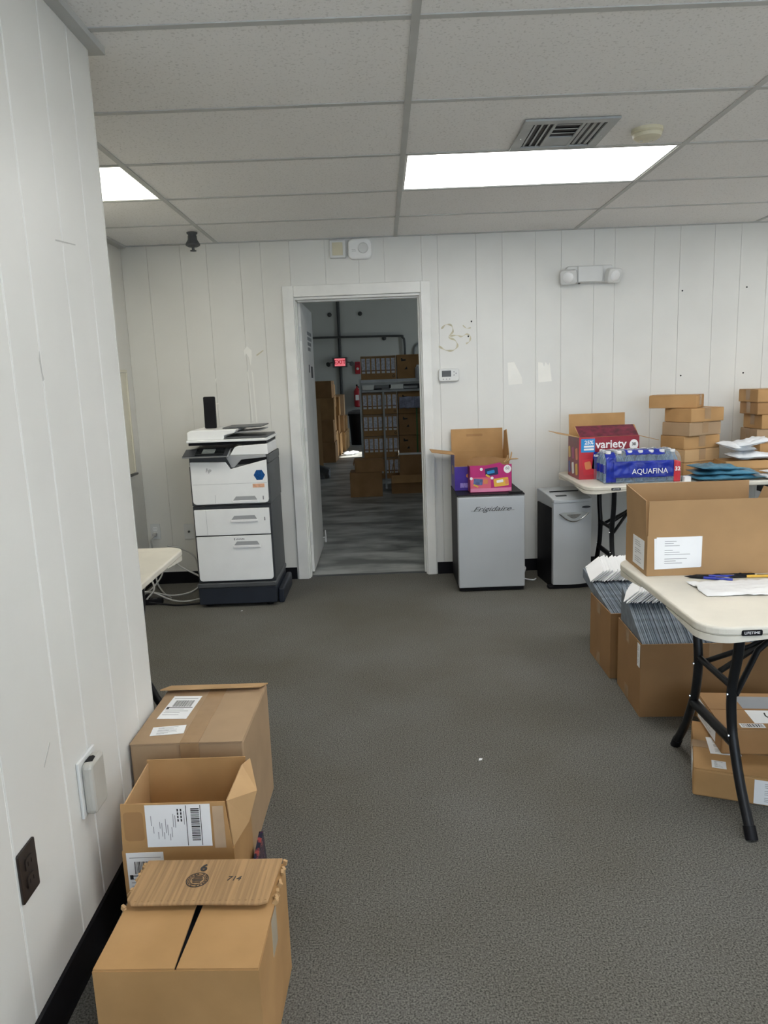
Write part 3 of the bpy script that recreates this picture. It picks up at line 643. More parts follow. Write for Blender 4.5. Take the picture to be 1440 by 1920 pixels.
# control panel
G().prism([(-0.062, 0.992), (-0.055, 0.986), (0.40, 0.9905), (0.40, 1.035), (0.05, 1.03)], 0.285, Mx(((0, 0, 1, -0.022), (1, 0, 0, 0), (0, 1, 0, 0), (0, 0, 0, 1)))).build('control_panel', M_PLG, pr, bevel=0.002)
sl = FR((-0.02, -0.060, 0.9945), X3, V((0, 0.112, 0.0365)))
decal('panel_top', M_PLD, pr, sl @ T(0, 0, 0.001), 0, 0.281, 0.001, 0.117, 0.0012)
s_ = G().prism(rrect(0.075, 0.255, 0.012, 0.112, 0.006, 3), 0.006, sl @ T(0, 0, 0.0012)).build('touch_screen', M_SCREEN, pr, bevel=0.001)
decal('display', mat('display_grey', (0.16, 0.18, 0.18), 0.2, vary=0.2, scale=30), s_, sl @ T(0, 0, 0.0073), 0.115, 0.195, 0.03, 0.10)
# scanner body at right with sloping step
G().prism([(0.264, 0.9905), (0.30, 1.042), (0.32, 1.048), (0.506, 1.056), (0.506, 0.9905)], 0.40, FRONT(0, 0.40, 0)).build('scanner_body', M_PLW, pr, bevel=0.004)
bx('scanner_gap', M_BLK, pr, 0.0, 0.495, 0.04, 0.43, 1.0565, 1.076)
bx('scanner_lid', M_PLW, pr, -0.004, 0.508, 0.0, 0.44, 1.0765, 1.092, 0.004)
bx('feeder_tray', M_PLDG, pr, 0.235, 0.495, 0.02, 0.43, 1.0925, 1.104, 0.002)
G().prism([(0.0, 1.0925), (0.232, 1.0925), (0.232, 1.115), (0.30, 1.13), (0.315, 1.152), (0.02, 1.152), (0.0, 1.14)], 0.40, FRONT(0, 0.42, 0)).build('document_feeder', M_PLW, pr, bevel=0.005)
G().box(0, 0.21, 0, 0.30, 0, 0.006, T(0.25, 0.08, 1.121) @ RY(-0.06)).build('feeder_tray', M_PLG, pr, bevel=0.002)
G().box(0, 0.25, 0, 0.30, 0, 0.007, T(0.21, 0.10, 1.1535) @ RY(-0.015)).build('input_tray', M_PLDG, pr, bevel=0.002)
bc = tag(G().prism(rrect(-0.038, 0.038, 0, 0.205, 0.008, 3), 0.022, FR((-1.132, 4.80, 1.1525), X3, V((0, 0.05, 1)))).build('black_case', M_BLK, bevel=0.003), 'slim black upright case standing on top of the printer', 'case')
bc.location = (0, 0, 0)

# ================================================================== FRIDGE AND SHREDDER
fr = thing('mini_fridge', 'silver mini fridge with a black cabinet right of the doorway', 'fridge', (0.465, 4.70, 0))
bx('cabinet', M_BLK, fr, 0.0, 0.44, 0.062, 0.46, 0.02, 0.645, 0.004)
bx('top_panel', M_BLK, fr, -0.002, 0.442, 0.008, 0.462, 0.6455, 0.66, 0.004)
bx('door', M_SILVER, fr, 0.0, 0.44, 0.0, 0.058, 0.03, 0.645, 0.006)
bx('kick_plate', M_BLK, fr, 0.006, 0.434, 0.02, 0.0615, 0.006, 0.028)
bx('hinge_cover', M_BLK, fr, 0.34, 0.43, 0.01, 0.05, 0.6605, 0.672, 0.003)
bx('top_trim', M_CHROME, fr, 0.002, 0.438, 0.0, 0.0075, 0.6455, 0.652)
text('Frigidaire', 0.044, M_PLD, fr, FRONT(0.222, -0.0006, 0.563), name='script_lettering', shear=0.5, sx=1.5)
bx('lettering_bar', M_CHROME, fr, 0.085, 0.37, -0.002, -0.0002, 0.552, 0.554)
for x in (0.03, 0.41):
    for y in (0.1, 0.42): G().lathe([(0.015, 0), (0.015, 0.0195)], 10, T(x, y, 0)).build('foot', M_BLK, fr)

sh = thing('paper_shredder', 'silver paper shredder with black sides beside the mini fridge', 'shredder', (1.095, 4.705, 0), 0.10)
w = 0.258
bx('body', M_BLK, sh, 0.0, w, 0.035, 0.35, 0.012, 0.545, 0.006)
g = G(); n = 8
fp = [(w*i/n, -0.022*math.sin(PI*i/n)) for i in range(n+1)]
g.prism([(0, 0.034)]+fp+[(w, 0.034)], 0.555, T(0, 0, 0.03)).build('bin_front', M_SILVER, sh, smooth=30)
# sloped head
def headp(i, z): return (w*i/n, -0.022*math.sin(PI*i/n), z)
vs = [(-0.001, 0.35, 0.546), (w+0.001, 0.35, 0.546)]
prof = [(0.034, 0.5855), (0.002, 0.5855), (0.005, 0.600), (0.03, 0.612), (0.12, 0.625), (0.33, 0.640), (0.352, 0.632), (0.352, 0.546), (0.034, 0.546)]
G().prism(prof, w+0.004, Mx(((0, 0, 1, -0.002), (1, 0, 0, 0), (0, 1, 0, 0), (0, 0, 0, 1)))).build('head', M_SILVER, sh, bevel=0.006, smooth=30)
G().prism([(0.0, -0.004)]+[(w*i/n, -0.022*math.sin(PI*i/n)-0.004) for i in range(n+1)]+[(w, -0.004), (w, 0.01), (0, 0.01)], 0.02, T(0, 0, 0.5862)).build('head_front', M_SILVER, sh, bevel=0.003)
arc = [(0.03+0.20*i/14, 0.515-0.055*math.sin(PI*i/14)) for i in range(15)]
hd = G().prism(arc+[(0.20, 0.522), (0.06, 0.522)], 0.002, FRONT(0, -0.0235, 0)).build('handle_recess', M_STEEL, sh)
g = G().tube([(p[0], -0.026, p[1]) for p in arc], 0.004, 6).build('handle_rim', M_CHROME, sh, smooth=50)
G().prism([(0.08+0.10*i/10, 0.508-0.028*math.sin(PI*i/10)) for i in range(11)], 0.001, FRONT(0, -0.0256, 0)).build('handle_glint', M_CHROME, sh)
G().prism(ellipse(0.215, 0.552, 0.03, 0.008, 12), 0.001, FRONT(0, -0.018, 0)).build('badge', M_PLD, sh)
G().prism([(0.0, 0.0)]+[(w*i/n, -0.01*math.sin(PI*i/n)) for i in range(n+1)]+[(w, 0.34), (0, 0.34)], 0.029, T(0, 0.0, 0.001)).build('base', M_BLK, sh)
bx('paper_slot', M_BLK, sh, 0.03, 0.23, 0.17, 0.178, 0.6305, 0.636)
bx('switch_panel', M_PLD, sh, 0.04, 0.11, 0.06, 0.085, 0.6165, 0.623)
bx('foot_caster', M_BLK, sh, -0.03, 0.02, 0.0, 0.05, 0.0, 0.025, 0.008)

# ================================================================== SNACK BOXES
# large purple carton on the fridge, flaps open
t = thing('snack_carton', 'opened purple snack carton with brown flaps, at the back of the fridge top', 'box', (0.655, 5.03, 0.661), 0)
w, d, h = 0.372, 0.25, 0.245
shell(w, d, h, M_CARD, t, hf=0.165)
decal('printed_side', M_PURPLE, t, FRONT(0, -d/2, 0), -w/2, w/2, 0.0, 0.163)
decal('printed_side', M_PURPLE, t, LEFT(-w/2, 0, 0), -d/2, d/2, 0.0, h)
decal('lettering_panel', mat('lilac_print', (0.30, 0.22, 0.62), 0.4, vary=0.3, scale=120), t, FRONT(0, -d/2-0.0007, 0), -0.15, -0.075, 0.02, 0.05)
G().prism(ellipse(0.155, 0.075, 0.022, 0.035), 0.0006, FRONT(0, -d/2-0.0007, 0)).build('printed_motif', M_YEL, t)
G().prism(ellipse(-0.095, 0.10, 0.014, 0.014), 0.0006, FRONT(0, -d/2-0.0007, 0)).build('printed_motif', M_ORG, t)
decal('printed_motif', M_YEL, t, LEFT(-w/2-0.0007, 0, 0), -0.02, 0.03, 0.10, 0.16)
f, M = flap(t, M_CARD, 'b', w, d, h, 0.155, 6, name='flap')
G().prism(rrect(-0.06, -0.005+0.06, 0.10, 0.118, 0.006, 3), 0.0006, M @ T(0.02, 0, -0.0024)).build('handle_slot', M_CARDD, f)
flap(t, M_CARD, 'l', w, d, h, 0.155, 82); flap(t, M_CARD, 'r', w, d, h, 0.13, 3, pts=[(-0.12, 0), (0.12, 0), (0.115, 0.135), (0.02, 0.15)])
# torn pink variety box
t = thing('snack_box', 'torn open pink snack variety box at the front of the fridge top', 'box', (0.697, 4.845, 0.661), 0.0)
w, d, h = 0.278, 0.115, 0.185
g = G(); g.box(-w/2, w/2, -d/2, d/2, 0, 0.002); g.box(-w/2, -w/2+0.002, -d/2, d/2, 0.002, h-0.01); g.box(w/2-0.002, w/2, -d/2, d/2, 0.002, h-0.03)
g.prism([(-w/2, 0), (w/2, 0), (w/2, h+0.03), (0.09, h+0.025), (0.03, h+0.04), (-0.03, h+0.035), (-0.08, h+0.045), (-w/2, h+0.02)], 0.002, FRONT(0, d/2, 0))
g.build('body', M_CARDD, t)
P = [(-w/2, 0), (w/2, 0), (w/2, h), (0.085, h-0.005), (0.06, h+0.012), (-0.03, h-0.005), (-w/2, h-0.004)]
fp = G().prism(P, 0.002, FRONT(0, -d/2+0.002, 0)).build('front_panel', M_PINK, t)
Mf = FRONT(0, -d/2, 0)
decal('printed_band', M_LPINK, fp, Mf, -w/2+0.003, w/2-0.003, 0.004, 0.028)
decal('printed_tile', M_SALMON, fp, Mf, -w/2+0.003, 0.0, 0.0285, 0.10); decal('printed_tile', M_PINK, fp, Mf, 0.004, w/2-0.003, 0.0285, 0.10)
def packet(parent, M, cx, cy, a, w_, h_, m1, m2, m3):
    R = M @ T(cx, cy, 0.0007) @ RZ(a)
    p = decal('printed_packet', m1, parent, R, -w_/2, w_/2, -h_/2, h_/2, 0.0006, 0.006)
def motif(parent, M, cx, cy, a, w_, h_, m, lift=0.0014): decal('printed_motif', m, parent, M @ T(cx, cy, lift) @ RZ(a), -w_/2, w_/2, -h_/2, h_/2, 0.0005, min(w_, h_)*0.2)
packet(fp, Mf, 0.005, 0.138, 0.12, 0.085, 0.05, M_NAVYP, None, None); motif(fp, Mf, 0.0, 0.135, 0.2, 0.05, 0.02, M_BLUE)
motif(fp, Mf, -0.02, 0.11, -0.5, 0.03, 0.012, M_YEL)
packet(fp, Mf, -0.085, 0.072, -0.1, 0.06, 0.042, mat('slate_print', (0.10, 0.14, 0.32), 0.4, vary=0.3, scale=60), None, None); motif(fp, Mf, -0.035, 0.072, 0, 0.03, 0.03, M_ORG); motif(fp, Mf, -0.10, 0.046, -0.5, 0.035, 0.010, M_YEL)
packet(fp, Mf, 0.068, 0.066, 0.1, 0.098, 0.055, M_YEL, None, None); motif(fp, Mf, 0.06, 0.072, 0.15, 0.045, 0.018, M_WHITEP); motif(fp, Mf, 0.105, 0.068, 0.1, 0.022, 0.035, M_ORG)
G().prism(ellipse(0.11, 0.152, 0.025, 0.027), 0.0006, Mf @ T(0, 0, 0.0001)).build('count_badge', M_WHITEP, fp)
text('60', 0.026, M_INKG, fp, Mf @ T(0.11, 0.157, 0.001), bold=0.0006)
for x, y in ((-0.063, 0.155), (0.008, 0.095), (-0.13, 0.095)): G().prism(ellipse(x, y, 0.010, 0.010, 12), 0.0005, Mf @ T(0, 0, 0.0008)).build('printed_dot', M_WHITEP, fp)
decal('printed_side', M_DRED, t, LEFT(-w/2, 0, 0), -d/2, d/2, 0.0, h-0.012)
g = G()
for k, (x, y, z) in enumerate(((0.12, -0.02, 0.24), (0.19, -0.03, 0.215), (0.15, 0.0, 0.26))):
    g.tube(smooth_path([(0.10, 0.0, 0.19), (0.115+0.01*k, -0.01, 0.21), (x, y, z)]), [0.006]*6+[0.005]*6+[0.001], 5)
g.build('torn_strip', M_CARDL, t, smooth=60)
# red variety box on far table
t = thing('snack_carton', 'opened red variety snack carton on the far table', 'box', (1.44, 4.80, 0.741), 0.0)
w, d, h = 0.385, 0.275, 0.272
shell(w, d, h, M_CARD, t)
fp = decal('printed_front', M_RED, t, FRONT(0, -d/2, 0), -w/2, w/2, 0, h); Mf = FRONT(0, -d/2-0.0006, 0)
decal('printed_top_band', M_DRED, fp, Mf, -0.092, w/2, 0.155, h)
decal('blue_badge', M_BLUE, fp, Mf @ T(0, 0, 0.0006), -w/2+0.012, -0.092, 0.175, h-0.01)
text('25%', 0.034, M_WHITEP, fp, Mf @ T(-0.130, 0.237, 0.0014), bold=0.0008)
for k in range(2): decal('badge_line', M_WHITEP, fp, Mf @ T(-0.130, 0.212-0.018*k, 0.0013), -0.032, 0.032, -0.006, 0.006)
text('variety', 0.072, M_WHITEP, fp, Mf @ T(0.012, 0.222, 0.0008), bold=0.0012)
G().prism(ellipse(0.158, 0.215, 0.028, 0.034), 0.0006, Mf @ T(0, 0, 0.0006)).build('count_badge', M_WHITEP, fp); text('30', 0.026, M_INK, fp, Mf @ T(0.158, 0.218, 0.0014), bold=0.0008)
packet(fp, Mf, -0.13, 0.08, 0.1, 0.075, 0.10, mat('bright_red_print', (0.62, 0.03, 0.05), 0.35, vary=0.1), None, None); motif(fp, Mf, -0.135, 0.09, 0.2, 0.04, 0.05, M_ORG)
packet(fp, Mf, -0.075, 0.12, -0.1, 0.06, 0.11, M_NBLUE, None, None); motif(fp, Mf, -0.075, 0.15, -0.2, 0.045, 0.014, M_WHITEP)
packet(fp, Mf, 0.03, 0.135, -0.1, 0.07, 0.09, M_ORG, None, None); motif(fp, Mf, 0.03, 0.14, 0.2, 0.05, 0.03, M_LPINK); packet(fp, Mf, 0.11, 0.14, 0.1, 0.07, 0.09, M_YEL, None, None)
sp = decal('printed_side', M_DRED, t, LEFT(-w/2, 0, 0), -d/2, d/2, 0, h)
for k in range(6): motif(sp, LEFT(-w/2, 0, 0), 0.08-0.09*(k % 3), 0.06+0.1*(k//3), 0.2, 0.05, 0.075, (M_YEL, M_WHITEP, M_NBLUE, M_ORG, M_PINK, M_YEL)[k], 0.0008)
f, M = flap(t, M_CARD, 'f', w, d, h, 0.135, -62, taper=-0.01)
decal('printed_flap', mat('maroon_print', (0.13, 0.01, 0.03), 0.4, vary=0.5, scale=25), f, M @ T(0, 0, 0.0018), -w/2+0.004, w/2-0.004, 0.0, 0.133)
flap(t, M_CARD, 'b', w, d, h, 0.135, 4); flap(t, M_CARDL, 'l', w, d, h, 0.14, 78); flap(t, M_CARDL, 'r', w, d, h, 0.135, 105)

# ================================================================== WATER PACK
t = thing('water_pack', 'shrink-wrapped blue pack of bottled water in front of the red snack carton', 'water pack', (1.575, 4.535, 0.7405), 0.0)
bm_ = G().lathe([(0.024, 0.0), (0.031, 0.004), (0.032, 0.02), (0.030, 0.05), (0.032, 0.055), (0.032, 0.12), (0.028, 0.145), (0.014, 0.168), (0.013, 0.18)], 12).mesh('bottle', M_BOTTLE, 50)
cm_ = G().lathe([(0.0155, 0.180), (0.0155, 0.194), (0.013, 0.196)], 12).mesh('cap', M_WHITEP, 40)
lm_ = G().lathe([(0.0325, 0.06), (0.0325, 0.112)], 12, capped=False).mesh('bottle_label', M_NBLUE, 60)
for i in range(7):
    for j in range(3):
        b = inst('bottle', bm_, t, (-0.198+0.066*i, -0.062+0.066*j, 0.002)); inst('cap', cm_, b); inst('bottle_label', lm_, b)
def film(u, v):     # wrap over the bottles: u along the length, v from the front foot over the top to the back foot
    x = (u-0.5)*0.475
    prof = [(-0.104, 0.0), (-0.106, 0.05), (-0.106, 0.12), (-0.098, 0.165), (-0.05, 0.196), (0.0, 0.200), (0.05, 0.198), (0.098, 0.17), (0.106, 0.1), (0.104, 0.0)]
    k = v*(len(prof)-1); i = min(int(k), len(prof)-2); f_ = k-i
    y = prof[i][0]*(1-f_)+prof[i+1][0]*f_; z = prof[i][1]*(1-f_)+prof[i+1][1]*f_
    e = abs(u-0.5)*2; z *= 1-0.10*max(0, e-0.85)/0.15
    q = NZ.noise(V((x*26, y*26, z*26)))*0.007+NZ.noise(V((x*70, y*60, z*60)))*0.004
    return (x+q*0.3, y+(q if abs(y) > 0.09 else 0)*1.0, max(0.0005, z+(q if z > 0.15 else 0)))
G().grid(film, 60, 36).build('film', M_FILM, t, smooth=30)
def onfilm(u0, u1, v0, v1, off):
    def fn(a, b):
        p = film(u0+(u1-u0)*a, v0+(v1-v0)*b); return (p[0], p[1]-off, p[2]+off*0.3)
    return fn
G().grid(onfilm(0.12, 0.90, 0.075, 0.26, 0.003), 40, 12).build('blue_print', M_NBLUE, t, smooth=40, solid=0.0006)
G().grid(onfilm(0.905, 0.99, 0.0, 0.26, 0.003), 8, 12).build('red_print', M_RED, t, smooth=40, solid=0.0006)
G().grid(onfilm(0.03, 0.16, 0.02, 0.42, 0.002), 10, 16).build('blue_print', M_NBLUE, t, smooth=40, solid=0.0006)
G().grid(onfilm(0.30, 0.80, 0.36, 0.52, 0.003), 24, 10).build('blue_print', M_NBLUE, t, smooth=40, solid=0.0006)
text('AQUAFINA', 0.046, M_WHITEP, t, FRONT(0.042, -0.1185, 0.072), sx=0.95, ext=0.0006)
text('32', 0.034, M_WHITEP, t, FRONT(0.211, -0.1185, 0.082), bold=0.001, ext=0.0006)

# ================================================================== CARTON STACKS AND MAILERS ON THE FAR TABLE
def small(label, x, y, z, rz, w, d, h, group, m=M_CARD, seam='x'): return carton('shipping_box', label, (x, y, z), rz, w, d, h, m, group, seam=seam)
ST = 'small cartons stacked on the far table'
zz = 0.7405
lv = [('bottom', 2.02, 4.81, -1.25, M_CARD), ('second from bottom', 2.02, 4.81, -1.22, M_CARDL), ('third from bottom', 2.02, 4.815, -1.25, M_CARD), ('third from top', 2.025, 4.81, -1.12, M_CARDG), ('second from top', 2.04, 4.81, -1.16, M_CARD), ('topmost', 1.945, 4.87, -0.62, M_CARD)]
hs = [0.083, 0.083, 0.084, 0.086, 0.088, 0.084]
for (nm, x, y, a, m), h in zip(lv, hs):
    small('small brown carton, %s of six stacked beside the water pack' % nm, x, y, zz, a, 0.30 if nm == 'topmost' else 0.225, 0.20 if nm == 'topmost' else 0.285, h, ST, m, seam='x'); zz += h+0.0012
zz = 0.7405
for nm, x, h, a, m in (('bottom', 2.62, 0.088, 0.0, M_CARD), ('second from bottom', 2.62, 0.088, 0.05, M_CARD), ('third from bottom', 2.61, 0.092, -0.03, M_CARDG), ('third from top', 2.63, 0.094, 0.02, M_CARD), ('second from top', 2.60, 0.08, 0.0, M_CARDD), ('topmost', 2.59, 0.083, 0.04, M_CARD)):
    small('small brown carton, %s of the stack at the right photo edge' % nm, x, 4.90, zz, a, 0.32, 0.24, h, ST, m); zz += h+0.0012
t = thing('shipping_box', 'low open carton under the white mailers on the far table', 'box', (2.30, 4.66, 0.7405), 0.0)
shell(0.30, 0.18, 0.095, M_CARD, t); flap(t, M_CARD, 'f', 0.30, 0.18, 0.095, 0.05, 172)
def pillow(name, label, cat, loc, rot, w, d, th, m, seed, group=None, crumple=0.012, label_print=False):
    def su(sgn):
        def fn(u, v):
            x, y = (u-0.5)*w, (v-0.5)*d
            e = max(0.0, (1-abs(2*u-1)**3)*(1-abs(2*v-1)**3))
            q = NZ.noise(V((x*14+seed*3.1, y*14, seed)))*crumple + NZ.noise(V((x*38+seed, y*30, seed+5)))*crumple*0.4
            return (x+q*0.4, y+q*0.3, th/2+sgn*(th/2*e**0.6+0.0006)+q*e*(1 if sgn > 0 else 0.15)+(0.0 if sgn < 0 else 0))
        return fn
    g = G().grid(su(1), 26, 20); g2 = G().grid(su(-1), 26, 20)
    g.add(g2.v, [tuple(reversed(f)) for f in g2.f])
    o = g.build(name, m, smooth=45); o.location = loc; o.rotation_euler = rot
    return tag(o, label, cat, group)
pillow('poly_mailer', 'blue poly mailer at the bottom of the pile on the far table', 'mailer', (2.10, 4.47, 0.741), (0, 0, 0.05), 0.42, 0.21, 0.035, M_BLUEPOLY, 1, 'blue poly mailers', 0.022)
pillow('poly_mailer', 'blue poly mailer in the middle of the pile on the far table', 'mailer', (2.09, 4.48, 0.772), (0.03, 0.0, -0.12), 0.38, 0.20, 0.03, M_BLUEPOLY, 2, 'blue poly mailers', 0.022)
pillow('poly_mailer', 'blue poly mailer on top of the pile on the far table', 'mailer', (2.05, 4.49, 0.800), (0.02, 0.06, 0.22), 0.30, 0.18, 0.03, M_BLUEPOLY, 3, 'blue poly mailers', 0.022)
pillow('poly_mailer', 'white poly mailer lowest on the open carton', 'mailer', (2.34, 4.66, 0.84), (0.05, 0.0, 0.1), 0.26, 0.17, 0.04, M_WPOLY, 4, 'white poly mailers', 0.026)
pillow('poly_mailer', 'white poly mailer sloping to the left on the open carton', 'mailer', (2.27, 4.70, 0.895), (0.16, 0.10, 0.45), 0.21, 0.16, 0.045, M_WPOLY, 5, 'white poly mailers', 0.026)
pillow('poly_mailer', 'white poly mailer uppermost on the open carton', 'mailer', (2.33, 4.65, 0.928), (0.16, -0.20, -0.3), 0.22, 0.13, 0.035, M_WPOLY, 6, 'white poly mailers', 0.026)
pillow('poly_mailer', 'white poly mailer lying flat beside the blue mailers', 'mailer', (2.45, 4.45, 0.741), (0, 0, -0.1), 0.26, 0.20, 0.02, M_WPOLY, 8, 'white poly mailers', 0.008)
pillow('poly_mailer', 'white poly mailer lying on another at the right end of the far table', 'mailer', (2.50, 4.47, 0.764), (0, 0, 0.2), 0.28, 0.19, 0.022, M_WPOLY, 9, 'white poly mailers', 0.008)
c_ = tag(G().prism(rrect(-0.02, 0.02, -0.028, 0.028, 0.004, 2), 0.03).build('paper_cup_sleeve', M_PAPER), 'small white paper tag beside the water pack', 'paper'); c_.location = (1.85, 4.44, 0.7405); c_.name = 'paper_tag'

# ================================================================== NEAR TABLE ITEMS
t = thing('shipping_box', 'large open brown carton standing on the near table', 'box', (1.088, 2.478, 0.7405), -0.03)
w, d, h = 0.44, 0.235, 0.138
shell(w, d, h, M_CARDB, t)
flap(t, M_CARDB, 'f', w, d, h, 0.118, 2, inset=0.002); flap(t, M_CARDB, 'b', w, d, h, 0.142, 3); flap(t, M_CARDB, 'l', w, d, h, 0.128, 2, inset=0.006, pts=[(-0.108, 0), (0.108, 0), (0.104, 0.118), (-0.112, 0.142)]); flap(t, M_CARDB, 'r', w, d, h, 0.13, 22)
print_label(t, FRONT(-0.12, -d/2-0.0005, 0.078) @ RZ(0.03), 0.152, 0.106, 'lines', 'packing_label', 3)
print_label(t, FRONT(-0.115, -d/2-0.0014, 0.081) @ RZ(0.0), 0.150, 0.104, 'lines', 'packing_label', 4)
print_label(t, LEFT(-w/2-0.0005, -0.03, 0.065), 0.12, 0.10, 'lines', 'packing_label', 5)
def pen(label, x, y, a, body, tip, name='pen', ln=0.145, r=0.0048, z=0.7405):
    t = thing(name, label, 'pen', (x, y, z+r), a, 'pens on the near table')
    M = Mx.Rotation(PI/2, 4, 'Y')
    G().lathe([(r*0.9, -ln*0.1), (r, -ln*0.05), (r, ln*0.45), (r*0.9, ln*0.5)], 10, M).build('barrel', body, t, smooth=40)
    G().lathe([(0.0008, -ln*0.5), (r*0.5, -ln*0.43), (r, -ln*0.36), (r, -ln*0.1)], 10, M).build('grip', tip, t, smooth=40)
    bx('clip', M_CHROME, t, ln*0.15, ln*0.44, -0.0015, 0.0015, r, r+0.002)
    return t
pen('blue pen with a black grip at the left in front of the open carton', 1.045, 2.305, -0.45, M_NBLUE, M_BLK)
pen('blue pen lying across the others in front of the open carton', 1.07, 2.325, -0.20, M_NBLUE, M_BLK)
pen('dark pen nearest the carton on the near table', 1.135, 2.332, -0.06, M_BLK, M_BLK)
pn = pen('yellow and black striped pencil at the right end of the near table', 1.185, 2.307, -0.05, M_YEL, M_BLK, 'pencil')
def rag(u, v):
    x = -0.14+0.30*u; y = -0.075+0.16*v
    a = 0.02*(1-v)*(abs(u-0.5)*2)
    q = NZ.noise(V((x*30, y*30, 2.0)))
    return (x+0.006*q, y+a*0.5+0.006*NZ.noise(V((x*60, 3, y*10)))*(1-v), 0.0015+abs(q)*0.010)
o = tag(G().grid(rag, 30, 18).build('paper_towel', M_PAPER, smooth=50, solid=0.001), 'crumpled white paper towel lying on the near table', 'paper towel'); o.location = (1.10, 2.185, 0.7412)

# ================================================================== FILED MAILERS UNDER AND BEHIND THE NEAR TABLE
def filed_box(label, loc, rz, w, d, h, n, tilt, sl, slipY, seed, mlabel, mgroup, plen, lean):
    t = thing('shipping_box', label, 'box', loc, rz)
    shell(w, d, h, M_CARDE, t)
    for s in (-1, 1): G().box(-0.026, 0.026, 0, 0.0006, -0.07, 0, T(0, s*(d/2+0.0003)-0.0003, h)).build('tape', M_TAPE, t)
    G().box(0, 0.0006, -0.026, 0.026, -0.06, 0, T(-w/2-0.0007, 0.02, h)).box(0, 0.0006, -0.026, 0.026, 0, 0.06, T(-w/2-0.0007, 0.02, 0)).build('tape', M_TAPE, t)
    rd = random.Random(seed)
    ln = plen; mm = {}
    R = Mx.Translation(loc) @ RZ(rz)
    step = (w-0.014)/n
    me = []
    db = d-0.016; rise = ln*math.tan(tilt)
    if ln > db: prof = [(0, -0.2), (db, -0.2), (db, 0.006), (ln, rise-0.05), (ln, rise), (0, 0)]
    else: prof = [(0, -0.2), (ln, -0.2), (ln, rise), (0, 0)]
    for k, mt in enumerate((M_POLY, M_POLYL, M_POLY)):
        th = step*0.40
        me.append(G().prism(prof, 2*th, Mx(((0, 0, 1, 0), (1, 0, 0, 0), (0, 1, 0, 0), (0, 0, 0, 1))), -th).mesh('poly_mailer', mt))
    q = step*0.2; y0, y1 = slipY; z0, z1 = y0*math.tan(tilt), y1*math.tan(tilt)
    P = [(y0, z0), (y1, z1), (y1+0.01, z1+sl), (y0+0.012, z0+sl*0.95)]
    slip = G().prism(P, 2*q, Mx(((0, 0, 1, 0), (1, 0, 0, 0), (0, 1, 0, 0), (0, 0, 0, 1))), -q).mesh('packing_slip', M_PAPER)
    for i in range(n):
        x = -w/2+0.007+step*(i+0.5)
        o = bpy.data.objects.new('poly_mailer', me[rd.randrange(3)]); C.objects.link(o)
        o.matrix_world = R @ T(x, -d/2+0.006, h-0.006+rd.uniform(-0.003, 0.003))
        tag(o, mlabel, 'mailer', mgroup)
        la = lean+rd.uniform(-0.04, 0.04); zc = (z0+z1)/2
        s_ = bpy.data.objects.new('packing_slip', slip); C.objects.link(s_); s_.parent = o
        s_.matrix_local = T(0, rd.uniform(-0.010, 0.010), zc+0.003) @ RY(la) @ T(0, 0, -zc)
    return t
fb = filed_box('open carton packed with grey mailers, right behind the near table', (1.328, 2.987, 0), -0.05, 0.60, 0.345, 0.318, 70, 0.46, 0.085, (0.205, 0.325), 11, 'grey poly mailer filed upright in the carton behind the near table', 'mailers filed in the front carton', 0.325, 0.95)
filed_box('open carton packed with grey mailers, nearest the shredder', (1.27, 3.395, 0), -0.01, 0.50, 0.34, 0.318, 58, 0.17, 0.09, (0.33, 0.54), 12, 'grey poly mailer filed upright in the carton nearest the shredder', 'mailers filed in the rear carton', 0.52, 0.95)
print_label(fb, LEFT(-0.3005, -0.145, 0.262), 0.035, 0.10, 'lines', 'packing_label', 61)
t = carton('shipping_box', 'wide brown carton on the carpet under the near table, lower of two', (1.299, 2.328, 0.0), -0.38, 0.50, 0.36, 0.10, M_CARD, seam='x', bevel=0.006)
w, d, h = 0.50, 0.36, 0.10
print_label(t, FRONT(0.02, -d/2-0.0005, 0.048), 0.17, 0.085, 'lines', 'packing_label', 21)
print_label(t, TOP(-0.17, -0.135, h+0.0003), 0.045, 0.05, 'lines', 'stock_label', 22)
print_label(t, TOP(-0.15, 0.0, h+0.0009, 0.1), 0.10, 0.12, 'lines', 'stock_label', 23)
print_label(t, LEFT(-w/2-0.0005, -0.03, 0.055), 0.15, 0.07, 'lines', 'packing_label', 24)
decal('yellow_sticker', M_YEL, t, TOP(0.06, -0.11, h+0.0009), -0.03, 0.03, -0.012, 0.012)
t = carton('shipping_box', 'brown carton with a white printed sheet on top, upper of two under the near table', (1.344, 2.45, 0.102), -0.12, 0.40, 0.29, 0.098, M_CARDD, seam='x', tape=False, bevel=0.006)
w, d, h = 0.40, 0.29, 0.098
o = decal('printed_sheet', M_PAPER, t, TOP(-0.02, -0.055, h+0.0004), -0.06, 0.16, -0.05, 0.05)
G().tube(smooth_path([(0.0, 0.028, 0), (-0.002, 0.0, 0), (0.02, -0.025, 0), (0.03, -0.028, 0)]), 0.0028, 6, TOP(-0.02, -0.055, h+0.0004)).build('curved_mark', M_INK, o, smooth=60)
decal('grey_sheet', mat('grey_sheet', (0.30, 0.32, 0.35), 0.5), t, TOP(-0.02, 0.055, h+0.0004), -0.06, 0.16, -0.045, 0.055)
print_label(t, TOP(-0.095, -0.125, h+0.0004), 0.08, 0.03, 'bars', 'stock_label', 31)
print_label(t, LEFT(-w/2-0.0005, 0.02, 0.05), 0.20, 0.075, 'lines', 'packing_label', 32)

